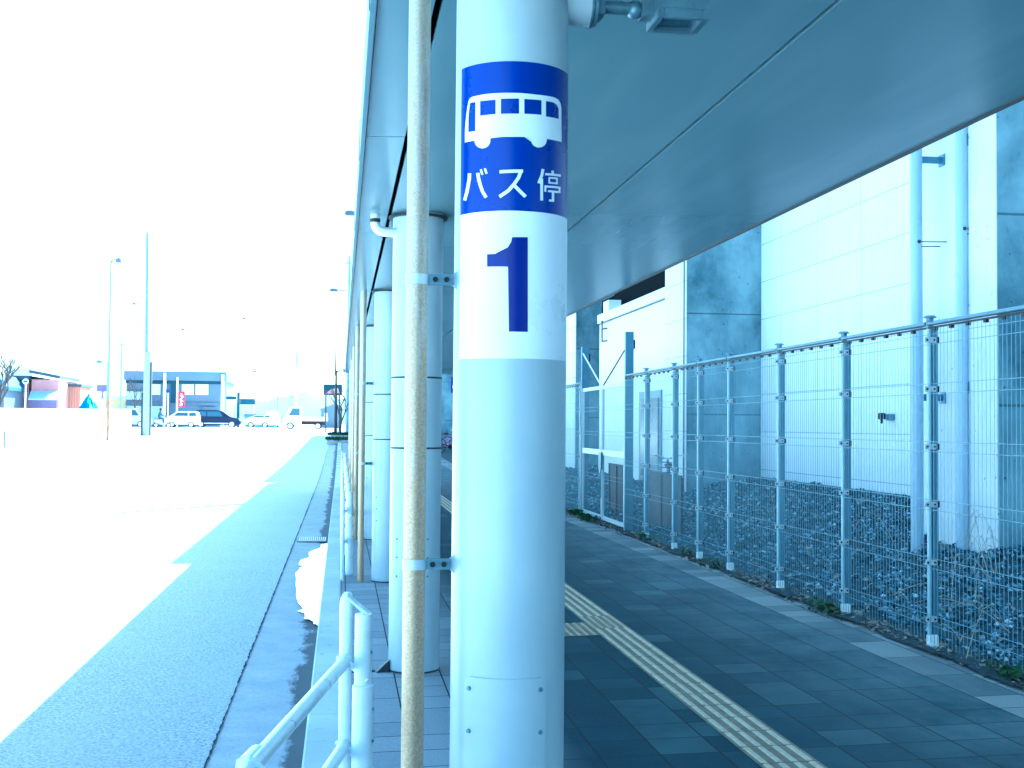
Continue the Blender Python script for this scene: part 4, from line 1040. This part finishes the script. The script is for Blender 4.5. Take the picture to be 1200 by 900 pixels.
disc_sign(30, 447, 3.2, 103, gz_, 'direction_sign', 'pale blue sign on a thick white post in front of the pink house', mt['bluepale'], mt['sticker_b'])
a = atY(30, 452, 103); 
disc_sign(298, 434, 2.6, 150, gz_, 'prohibition_sign', 'small red and white round sign high above the far road', mt['red'], mt['white'])
# street lamps / poles
def lamp(px, base_py, head_py, Y, arm, label, m, dia=.1, hx=None, tone=None, group='street lamps along the road'):
    bp_ = atY(px, base_py, Y); zb = bp_.z; hz = atY(px, head_py, Y).z
    s_ = root('street_lamp', (bp_.x, Y, zb), label, 'street lamp', group)
    MB().cyl((bp_.x, Y, zb-.1), (bp_.x, Y, hz), dia, dia*.5, 12).build('pole', m, s_)
    MB().tube([(bp_.x, Y, hz-.15), (bp_.x+arm*.3, Y, hz+.02), (bp_.x+arm*.7, Y, hz+.05)], .04, 8).build('arm', m, s_)
    MB().prism([(bp_.x+arm*.6, hz+.0), (bp_.x+arm*.65, hz-.12), (bp_.x+arm*1.25, hz-.12), (bp_.x+arm*1.3, hz+.02), (bp_.x+arm*1.15, hz+.13), (bp_.x+arm*.8, hz+.13)], 'y', Y-.16, Y+.16).build('lamp_head', mt['greyd'], s_, bevel=.03)
    return s_
mt['lpole'] = M('lamp_pole_pale', (.16, .24, .30), .4, .3); mt['rpole'] = M('lamp_pole_rust', (.25, .13, .07), .8, 0, .4, 4)
l1 = lamp(126, 517, 305, 68, .42, 'tall slim lamp with rusty lower pole left of the utility pole', mt['lpole'], .07)
p0 = atY(126, 517, 68); p1 = atY(126, 466, 68); MB().cyl((p0.x, 68, p0.z), (p0.x, 68, p1.z), .085, n=12).build('rusty_sleeve', mt['rpole'], l1)
lamp(125, 483, 424, 106, -.7, 'short distant lamp with a grey head facing left beside the blue tarpaulin', mt['lpole'], .07)
lamp(160, 498, 356, 140, -.5, 'far lamp whose head shows just left of the utility pole top half', mt['lpole'], .06)
lamp(279, 498, 373, 145, .5, 'far pale lamp standing over the dark direction board', mt['lpole'], .06)
lamp(217, 498, 386, 150, -.5, 'farthest pale lamp rising above the grey shop building roof', mt['lpole'], .06)
lamp(393, 512, 434, 75, .65, 'dark lamp post on the planted kerb end by the red picture board', mt['trim'], .11)
q = atY(393, 434, 75); MB().cyl((q.x, 75, q.z-.3), (q.x, 75, q.z+1.7), .05, .02, 8).build('finial', mt['trim'], [o for o in C.objects if o.name.startswith('street_lamp') and o.get('label', '').startswith('dark lamp')][0])
def hid_lamp(X, Y, hpx, hpy, label):
    h = atY(hpx, hpy, Y); zb = pave_z(X, Y)
    s_ = root('street_lamp', (X, Y, zb), label, 'street lamp', 'street lamps along the road')
    MB().cyl((X, Y, zb-.05), (X, Y, h.z-.2), .08, .05, 12).build('pole', mt['lpole'], s_)
    MB().tube([(X, Y, h.z-.25), (X-.12, Y, h.z-.04), (h.x+.1, Y, h.z+.02)], .03, 8).build('arm', mt['lpole'], s_)
    w = .17
    MB().prism([(h.x-w, h.z), (h.x-w*.8, h.z-.06), (h.x+w, h.z-.06), (h.x+w, h.z+.03), (h.x, h.z+.08), (h.x-w*.8, h.z+.05)], 'y', Y-.12, Y+.12).build('lamp_head', mt['greyd'], s_, bevel=.01)
hid_lamp(.80, 36.5, 410.5, 250, 'lamp head just outside the canopy edge, upper of the two near the roof')
hid_lamp(.42, 52, 391, 340, 'lamp head standing clear of the canopy edge, lower of the two near the roof')
# utility pole
Yu = 75; pu = atY(171, 512, Yu); pm = atY(171, 412, Yu); ptp = atY(172.5, 273, Yu)
up = root('utility_pole', (pu.x, Yu, pu.z), 'tall pale utility pole with a thick lower sleeve left of the white car', 'utility pole')
MB().cyl((pu.x, Yu, pu.z-.1), tuple(ptp), .13, .07, 16).build('pole', mt['lpole'], up)
MB().cyl((pu.x, Yu, pu.z-.1), (pu.x, Yu, pm.z), .20, .19, 20).build('sleeve', M('sleeve_lilac', (.26, .27, .34), .6), up)
MB().box(pu.x+.13, pu.x+.27, Yu-.05, Yu+.2, pu.z-.1, pm.z-.6).box(pu.x-.30, pu.x-.17, Yu-.05, Yu+.1, pu.z, atY(171, 460, Yu).z).build('cable_guard', mt['trim'], up)
def thin_pole(px, py0, py1, Y, r, label, m=None):
    a, c_ = atY(px, py0, Y), atY(px, py1, Y); s_ = root('utility_pole', (a.x, Y, a.z), label, 'utility pole')
    MB().cyl(tuple(a), (a.x, Y, c_.z), r, r*.6, 10).build('pole', m or mt['lpole'], s_)
    MB().box(a.x-r*2.4, a.x+r*2.4, Y-.08, Y-.02, c_.z-.5, c_.z-.4).build('cross_arm', m or mt['lpole'], s_); return s_
thin_pole(141, 500, 398, 112, .10, 'slim pale pole between the lamp and the utility pole')
thin_pole(264, 500, 437, 134, .10, 'pale pole at the right corner of the grey shop building')
thin_pole(407, 508, 300, 78, .14, 'blue grey utility pole against the canopy edge beyond the bare tree', M('bluegrey_pole', (.25, .36, .45), .5))
thin_pole(325, 500, 462, 170, .08, 'thin far pole in front of the hills, left one')
thin_pole(341, 500, 462, 190, .10, 'thin far pole in front of the hills, right one')
tw = root('tall_sign_board', (gx(348, 200), 200, gz_), 'tall narrow pale green signboard on a mast over the white truck', 'sign')
MB().box(*wbox(346, 350, 414, 431, 200, .3)).build('board', M('pale_green_board', (.35, .55, .5), .5), tw); a = atY(348, 431, 200); MB().cyl((a.x, 200.15, gz_), (a.x, 200.15, a.z), .12, n=8).build('mast', mt['winpale'], tw)
# direction board
db = root('direction_board', (gx(279, 126), 126, gz_), 'dark teal direction boards on a stout dark post', 'sign')
MB().box(*gbox(277.2, 281, 460, 126, .35)).build('post', mt['teal'], db)
MB().box(*wbox(265, 277, 464.5, 468, 126.1, .1)).build('board', mt['teal'], db); MB().box(*wbox(281.2, 299, 467.5, 474, 126.1, .1)).build('board', mt['teal'], db)
sh = root('roadside_shed', (gx(305, 150), 150, gz_), 'low blue shed with a dark flat roof behind the yellow car', 'shed')
MB().box(*gbox(287, 324, 488, 150, 5)).build('wall', M('shed_blue', (.08, .25, .36), .6), sh); MB().box(*wbox(286, 325, 485.5, 488.5, 149.7, 6)).build('roof', mt['greyd'], sh)
bd = root('picture_board', (gx(390, 82), 82, gz_-.2), 'dark roadside billboard with a reddish picture behind the lamp post', 'billboard')
MB().box(*wbox(379, 401, 450.5, 463, 82, .15)).build('board', mt['teal'], bd)
q0, q1 = atY(381, 461.5, 81.98), atY(398, 455, 81.98)
MB().add([(q0.x, 81.98, q0.z), (q1.x, 81.98, q0.z+.05), (q1.x-.1, 81.98, q1.z), (q0.x+.4, 81.98, q1.z-.05)], [(0, 1, 2, 3)]).build('picture', M('picture_pink', (.5, .25, .25), .6, 0, .6, 3), bd)
for px in (382, 398): q = atY(px, 463, 82.1); MB().cyl((q.x, 82.1, gz_-.3), (q.x, 82.1, q.z), .05, n=8).build('leg', mt['trim'], bd)
# house row at the right end
rh = root('far_grey_house', (gx(384, 135), 135, gz_), 'small blue grey house beyond the truck at the right of the road', 'house')
MB().box(*gbox(376, 401, 480, 135, 8)).build('wall', mt['greyb'], rh); a, c_ = atY(374, 480, 134.5), atY(403, 472, 134.5)
MB().prism([(a.x, a.z), (c_.x, a.z), ((a.x+c_.x)/2+.5, c_.z)], 'y', 134.5, 143.5).build('roof', mt['greyd'], rh)
MB().box(*wbox(380, 384, 484, 490, 134.9, .09)).build('window', mt['winpale'], rh)
# planted kerb end
pe = MB(); pz = pave_z(0, 70)
for (x0, x1, y0, y1) in ((-.75, .7, 66, 66.4), (-.62, .7, 72.5, 72.9)): pe.box(x0, x1, y0, y1, G(y0)-.1, G(y0)+.12)
o = pe.build('planter_kerb', mt['concrete2']); o['kind'] = 'structure'
gs = MB()
for i in range(900):
    y = random.choice((66.2, 72.7))+random.gauss(0, .25); x = random.uniform(-.8, .6); leaf(gs, x, y, G(y)+.1+random.uniform(0, .12), random.uniform(.05, .1), 1)
o = gs.build('verge_grass', mt['leafg'], smooth=False, fix=False); tag(o, 'dark green grass tufts around the foot of the lamp post', 'grass', kind='stuff')
for k, (px, pyb, pyt, Y, l) in enumerate(((5, 524, 505, 60, 'short dark marker post at the left edge of the road'), (65, 526, 515, 55, 'short yellow marker post in the open ground, left of two'), (99, 524, 514, 57, 'short yellow marker post in the open ground, right of two'))):
    a, c_ = atY(px, pyb, Y), atY(px, pyt, Y); s_ = root('marker_post', (a.x, Y, a.z), l, 'marker post')
    m_ = mt['greyd'] if k == 0 else mt['yellow']
    MB().cyl((a.x, Y, road_z(Y)-.05), (a.x, Y, c_.z), .045, .04, 12).build('post', m_, s_); MB().cyl((a.x, Y, road_z(Y)-.02), (a.x, Y, road_z(Y)+.05), .09, .06, 12).build('foot', m_, s_)

# bare trees
def tree(name, label, X, Y, zb, H, spread, seed, thick=.12, depth=5, group=None):
    rnd = random.Random(seed); t = root(name, (X, Y, zb), label, 'tree', group); tr = MB(); cr = MB()
    def grow(p, d, L, r, k):
        q = p+d*L; mid = p.lerp(q, .5)+Vector((rnd.uniform(-1, 1), rnd.uniform(-1, 1), 0))*L*.06
        (tr if k >= depth-1 else cr).tube([p, mid, q], [r, r*.85, r*.7], 6 if k < 3 else 10)
        if k == 0: return
        for i in range(rnd.choice((2, 3, 3))):
            a = rnd.uniform(0, 2*PI); e = rnd.uniform(.35, .8)*spread
            nd = (d+Vector((math.cos(a), math.sin(a), .25))*e).normalized(); grow(q if i else mid.lerp(q, .5), nd, L*rnd.uniform(.62, .82), r*.62, k-1)
    grow(Vector((X, Y, zb-.1)), Vector((.03, 0, 1)), H*.28, thick, depth)
    tr.build('trunk', mt['bark'], t, fix=False); cr.build('crown', mt['bark'], t, fix=False)
    return t
tree('bare_tree', 'leafless street tree beside the dark lamp post', gx(399, 77), 77, 1.0, 3.6, .8, 3, .08)
tree('bare_tree', 'leafless dark tree cut by the left edge of the picture', gx(-3, 108), 108, 1.1, 8.0, .8, 5, .18)
tree('bare_tree', 'leafless tree in front of the left end of the grey shop building', gx(156, 130), 130, 1.1, 6.0, .9, 8, .1)
# hills
hm = MB(); n = 80; vs = []
for j, (yy, k) in enumerate(((2300, 0), (2450, .75), (2600, 1), (2800, .6))):
    for i in range(n+1):
        x = -900+1500*i/n
        h = 62*(.25+.75*math.exp(-((x+60)/190)**2))*(1+.06*math.sin(i*.9)+.04*math.sin(i*2.3+1))
        vs.append((x, yy, 1.1+h*k))
hm.add(vs, [(j*(n+1)+i, j*(n+1)+i+1, (j+1)*(n+1)+i+1, (j+1)*(n+1)+i) for j in range(3) for i in range(n)])
structure(hm, 'hills', mt['hill'])

# ------------------------------------------------------------------ air
def haze():
    m = bpy.data.materials.new('haze_air'); m.use_nodes = True; nt = m.node_tree
    nt.nodes.remove(nt.nodes['Principled BSDF']); v = nt.nodes.new('ShaderNodeVolumePrincipled')
    v.inputs['Color'].default_value = (.85, .93, 1, 1); v.inputs['Density'].default_value = .00002; v.inputs['Anisotropy'].default_value = .2
    nt.links.new(v.outputs[0], nt.nodes['Material Output'].inputs['Volume'])
    o = MB().box(-2600, 2600, -310, 3100, -3, 60).build('haze', m, smooth=False); o['kind'] = 'stuff'; tag(o, 'pale blue haze in the far air', 'haze')
HAZE = True
if HAZE: haze()

# ------------------------------------------------------------------ light
SX, SY, SZs = .57, .69, 1.0
sd = Vector((SX, SY, SZs)).normalized()
sun = bpy.data.lights.new('sun', 'SUN'); sun.energy = 5.0; sun.angle = math.radians(.5); sun.color = (1, .96, .9)
so_ = bpy.data.objects.new('sun', sun); C.objects.link(so_); so_.rotation_euler = sd.to_track_quat('Z', 'Y').to_euler()
w = bpy.data.worlds.new('World'); bpy.context.scene.world = w; w.use_nodes = True; nt = w.node_tree
sky = nt.nodes.new('ShaderNodeTexSky'); sky.sky_type = 'NISHITA'; sky.sun_disc = False
sky.sun_elevation = math.asin(sd.z); sky.sun_rotation = math.atan2(SX, SY); sky.ozone_density = 1.5; sky.air_density = 1.2; sky.dust_density = 1.5
bg = nt.nodes['Background']; nt.links.new(sky.outputs[0], bg.inputs[0]); bg.inputs[1].default_value = .07

cam = bpy.data.cameras.new('camera'); cam.lens = F/1200*36; cam.sensor_width = 36; cam.clip_end = 6000; cam.clip_start = .05
co = bpy.data.objects.new('camera', cam); C.objects.link(co)
rot = Matrix((xw, yw, zw))
co.matrix_world = Matrix.Translation(EYE) @ rot.to_4x4()
sc_ = bpy.context.scene; sc_.camera = co
vs_ = sc_.view_settings; vs_.view_transform = 'Standard'; vs_.look = 'None'; vs_.gamma = 1; vs_.use_curve_mapping = False
vs_.exposure = 3.2
vs_.use_white_balance = True; vs_.white_balance_temperature = 4550; vs_.white_balance_tint = -15
sc_.cycles.max_bounces = 8
